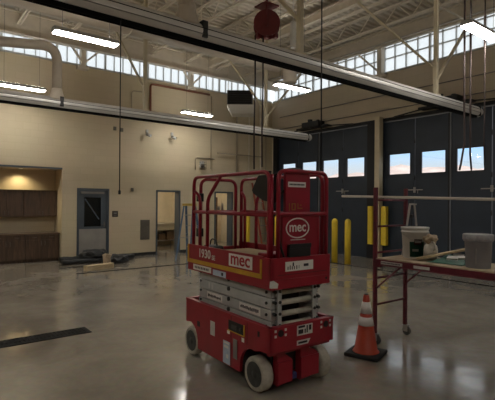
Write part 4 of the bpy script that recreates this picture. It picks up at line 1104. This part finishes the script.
wrap(wp, 5.24, 3.17, ra, fa-.2, fa+.3, .09, .12, 'paper', 'label_lettering', .0025)
pg = pail('bucket', 'grey plastic bucket with a dusty white lid standing on the scaffold at the right edge', 4.99, 2.26, 'pailgrey', 'dust', .355, .136, .120, True)
m = MB(); fr_ = math.atan2(-2.26, -4.99)
for (da, z0, z1, w) in ((-.15, .05, .20, .008), (-.12, .17, .22, .012)):
    rr = .128+(.15-.128)*(z0/.3)+.004; p = V((4.99+rr*math.cos(fr_+da), 2.26+rr*math.sin(fr_+da), pz)); p2 = V((4.99+(rr+.01)*math.cos(fr_+da), 2.26+(rr+.01)*math.sin(fr_+da), pz)); m.bar((p.x, p.y, pz+z0), (p2.x, p2.y, pz+z1), w, .004)
link('paint_drip', m, 'dust', pg)
# plastic jug with a cloth
t = thing('plastic_jug', 'cloudy plastic jug with a tan cloth stuffed on top, right of the white bucket', 'jug', (5.20, 2.93, pz))
m = MB(); m.lathe([(.07, 0), (.082, .01), (.085, .12), (.075, .17), (.035, .21), (.03, .24)], (5.20, 2.93, pz), 20); link('jug_body', m, 'jug', t)
m = MB(); m.tube(round_path([(5.16, 2.87, pz+.12), (5.12, 2.82, pz+.14), (5.14, 2.85, pz+.22), (5.18, 2.91, pz+.22)], .03), .012, 8); link('jug_handle', m, 'jug', t)
m = MB(); bmesh.ops.create_icosphere(m.bm, subdivisions=3, radius=1)
for v in m.bm.verts:
    a = math.sin(v.co.x*4+v.co.z*3)*math.sin(v.co.y*5+1); v.co = V((v.co.x*.075*(1+.35*a), v.co.y*.075*(1+.35*a), v.co.z*.055*(1+.4*a))) + V((5.20, 2.93, pz+.255))
for f in m.bm.faces: f.smooth = True
link('cloth', m, 'tan', t)
m = MB(); m.box(5.08, 5.18, 3.0, 3.1, pz, pz+.06, .012); tag(link('scrap_cup', m, 'jug'), 'small pale tub in front of the plastic jug on the scaffold', 'tub') if False else m.bm.free()
# plank and green bag
m = MB(); m.bar((4.97, 2.98, pz+.022), (5.42, 2.44, pz+.185), .10, .022); o = link('plank', m, 'lumber'); tag(o, 'pale plank lying across the green bag on the scaffold platform', 'plank')
m = MB(); bmesh.ops.create_grid(m.bm, x_segments=26, y_segments=16, size=1)
top = list(m.bm.verts)
for v in top:
    x_, y_ = v.co.x, v.co.y
    e = (1-abs(x_)**4)*(1-abs(y_)**4)
    z = .004+(.045+.045*(y_+.2))*e*(1+.25*math.sin(x_*7)*math.cos(y_*6))
    v.co = V((5.16+y_*.24, 2.62+x_*.21, pz+z))
for f in m.bm.faces: f.smooth = True
bmesh.ops.solidify(m.bm, geom=list(m.bm.faces), thickness=-.003)
gb = link('cement_bag', m, 'greenbag'); tag(gb, 'flat green bag lying on the scaffold between the two buckets', 'bag')
m = MB()
for (x_, y_, w, l) in ((5.10, 2.60, .05, .06), (5.16, 2.52, .04, .05), (5.24, 2.60, .04, .06)): m.box(x_-w, x_+w, y_-l, y_+l, pz+.030+.15*(x_-5.0), pz+.055+.15*(x_-5.0), .003, Matrix.Rotation(.3, 4, 'Z') @ Matrix.Rotation(-.2, 4, 'Y'))
link('bag_print', m, 'paper', gb)
# folding step stool behind the white bucket
t = thing('folding_stand', 'small grey folding stand rising behind the white bucket on the scaffold', 'stand', (5.40, 3.33, pz))
rt2 = V((.787, -.617, 0)); bk = V((.617, .787, 0)); c0 = V((5.37, 3.34, pz)) + rt2*.02 
m = MB()
for (s, w) in ((-1, .028), (1, .018)):
    m.bar(c0+rt2*(.01+s*.112)+V((0, 0, 0)), c0+rt2*(.025+s*.03)+V((0, 0, .68)), w, .02)
link_each('stand_leg', m, 'zinc', t)
m = MB(); m.bar(c0+rt2*(-.01)+V((0, 0, .685)), c0+rt2*.075+V((0, 0, .685)), .05, .02); link('stand_top', m, 'grey', t)
m = MB(); m.bar(c0+rt2*.012+bk*.01, c0+rt2*.018+bk*.01+V((0, 0, .52)), .012, .012); m.box(c0.x+.0, c0.x+.05, c0.y-.02, c0.y+.02, pz+.50, pz+.55, .005); link('stand_rod', m, 'black', t)

# ---------------------------------------------------------------- outside
m = MB(); m.box(XW+T+.2, 900, -700, 900, -.25, -.05); m.box(-700, XW+T+.2, YW+6.5, 900, -.25, -.05); struct('outside_ground', m, 'ground')
m = MB(); bm = m.bm; prev = None; rng = random.Random(11)
N = 90
def ridge(k): 
    return 35+2.6*math.sin(k*.37)+1.6*math.sin(k*.91+1)+1.0*math.sin(k*2.1)
for k in range(N+1):
    y = -250+k*9.0
    col = [bm.verts.new((330-40, y, -1)), bm.verts.new((330, y, ridge(k)*.55)), bm.verts.new((380, y, ridge(k))), bm.verts.new((450, y, -1))]
    if prev:
        for j in range(3): bm.faces.new([prev[j], col[j], col[j+1], prev[j+1]])
    prev = col
for f in bm.faces: f.smooth = True
struct('outside_hills', m, 'hill')

# ---------------------------------------------------------------- light
sd = bpy.data.lights.new('sun', 'SUN'); sd.energy = 1.6; sd.angle = .02; sd.color = (1, .95, .88)
so = bpy.data.objects.new('sun', sd); C.objects.link(so)
so.rotation_euler = V((.70, .35, -.62)).to_track_quat('-Z', 'Y').to_euler()
w = bpy.data.worlds.new('World'); bpy.context.scene.world = w; w.use_nodes = True
nt = w.node_tree; bg = nt.nodes['Background']
sky = nt.nodes.new('ShaderNodeTexSky'); sky.sky_type = 'NISHITA'; sky.sun_disc = False; sky.sun_elevation = math.radians(38); sky.sun_rotation = math.radians(235)
sky.air_density = 1.0; sky.dust_density = 2.2; sky.ozone_density = 1.0
tc = nt.nodes.new('ShaderNodeTexCoord'); sx = nt.nodes.new('ShaderNodeSeparateXYZ'); nt.links.new(tc.outputs['Generated'], sx.inputs[0])
nz = nt.nodes.new('ShaderNodeTexNoise'); nz.inputs['Scale'].default_value = 3.2; nz.inputs['Detail'].default_value = 6
mpw = nt.nodes.new('ShaderNodeMapping'); mpw.inputs['Scale'].default_value = (1, 1, 2.6); nt.links.new(tc.outputs['Generated'], mpw.inputs[0]); nt.links.new(mpw.outputs[0], nz.inputs['Vector'])
el = nt.nodes.new('ShaderNodeMapRange'); el.inputs['From Min'].default_value = .10; el.inputs['From Max'].default_value = .26; el.inputs['To Min'].default_value = -.12; el.inputs['To Max'].default_value = .42
nt.links.new(sx.outputs['Z'], el.inputs['Value'])
adw = nt.nodes.new('ShaderNodeMath'); adw.operation = 'ADD'; nt.links.new(nz.outputs['Fac'], adw.inputs[0]); nt.links.new(el.outputs[0], adw.inputs[1])
cr_ = nt.nodes.new('ShaderNodeMapRange'); cr_.inputs['From Min'].default_value = .45; cr_.inputs['From Max'].default_value = .68; nt.links.new(adw.outputs[0], cr_.inputs['Value'])
mxw = nt.nodes.new('ShaderNodeMix'); mxw.data_type = 'RGBA'; nt.links.new(cr_.outputs[0], mxw.inputs['Factor'])
mu = nt.nodes.new('ShaderNodeMix'); mu.data_type = 'RGBA'; mu.blend_type = 'MULTIPLY'; mu.inputs['Factor'].default_value = 1; mu.inputs[7].default_value = (.70, .86, 1.08, 1); nt.links.new(sky.outputs[0], mu.inputs[6]); nt.links.new(mu.outputs[2], mxw.inputs[6]); mxw.inputs[7].default_value = (5.9, 6.1, 6.2, 1)
hz = nt.nodes.new('ShaderNodeMapRange'); hz.inputs['From Min'].default_value = .065; hz.inputs['From Max'].default_value = .115; hz.inputs['To Min'].default_value = .9; hz.inputs['To Max'].default_value = 0
nt.links.new(sx.outputs['Z'], hz.inputs['Value'])
mh = nt.nodes.new('ShaderNodeMix'); mh.data_type = 'RGBA'; nt.links.new(hz.outputs[0], mh.inputs['Factor']); nt.links.new(mxw.outputs[2], mh.inputs[6]); mh.inputs[7].default_value = (4.1, 4.15, 4.2, 1)
nt.links.new(mh.outputs[2], bg.inputs[0]); bg.inputs[1].default_value = .22

# ---------------------------------------------------------------- camera
cd = bpy.data.cameras.new('camera'); co = bpy.data.objects.new('camera', cd); C.objects.link(co)
F = 443.0; cd.sensor_fit = 'HORIZONTAL'; cd.sensor_width = 36; cd.lens = 36*F/495; cd.clip_end = 2000; cd.clip_start = .05
ya = math.radians(51.9); pitch = math.atan(2/F); roll = -.0085
fw = V((math.cos(ya)*math.cos(pitch), math.sin(ya)*math.cos(pitch), math.sin(pitch)))
rt = fw.cross(V((0, 0, 1))).normalized(); upv = rt.cross(fw)
q = Matrix((rt, upv, -fw)).transposed().to_4x4()
co.matrix_world = Matrix.Translation((0, 0, 1.8)) @ q @ Matrix.Rotation(-roll, 4, 'Z')
sce = bpy.context.scene; sce.camera = co
vs = sce.view_settings; vs.view_transform = 'Standard'; vs.look = 'None'; vs.gamma = 1; vs.exposure = 0.0; vs.use_curve_mapping = False
try:
    sce.cycles.use_denoising = True; sce.cycles.max_bounces = 8; sce.cycles.diffuse_bounces = 5; sce.cycles.transparent_max_bounces = 12
    sce.cycles.sample_clamp_indirect = 6; sce.cycles.caustics_reflective = False
except Exception: pass
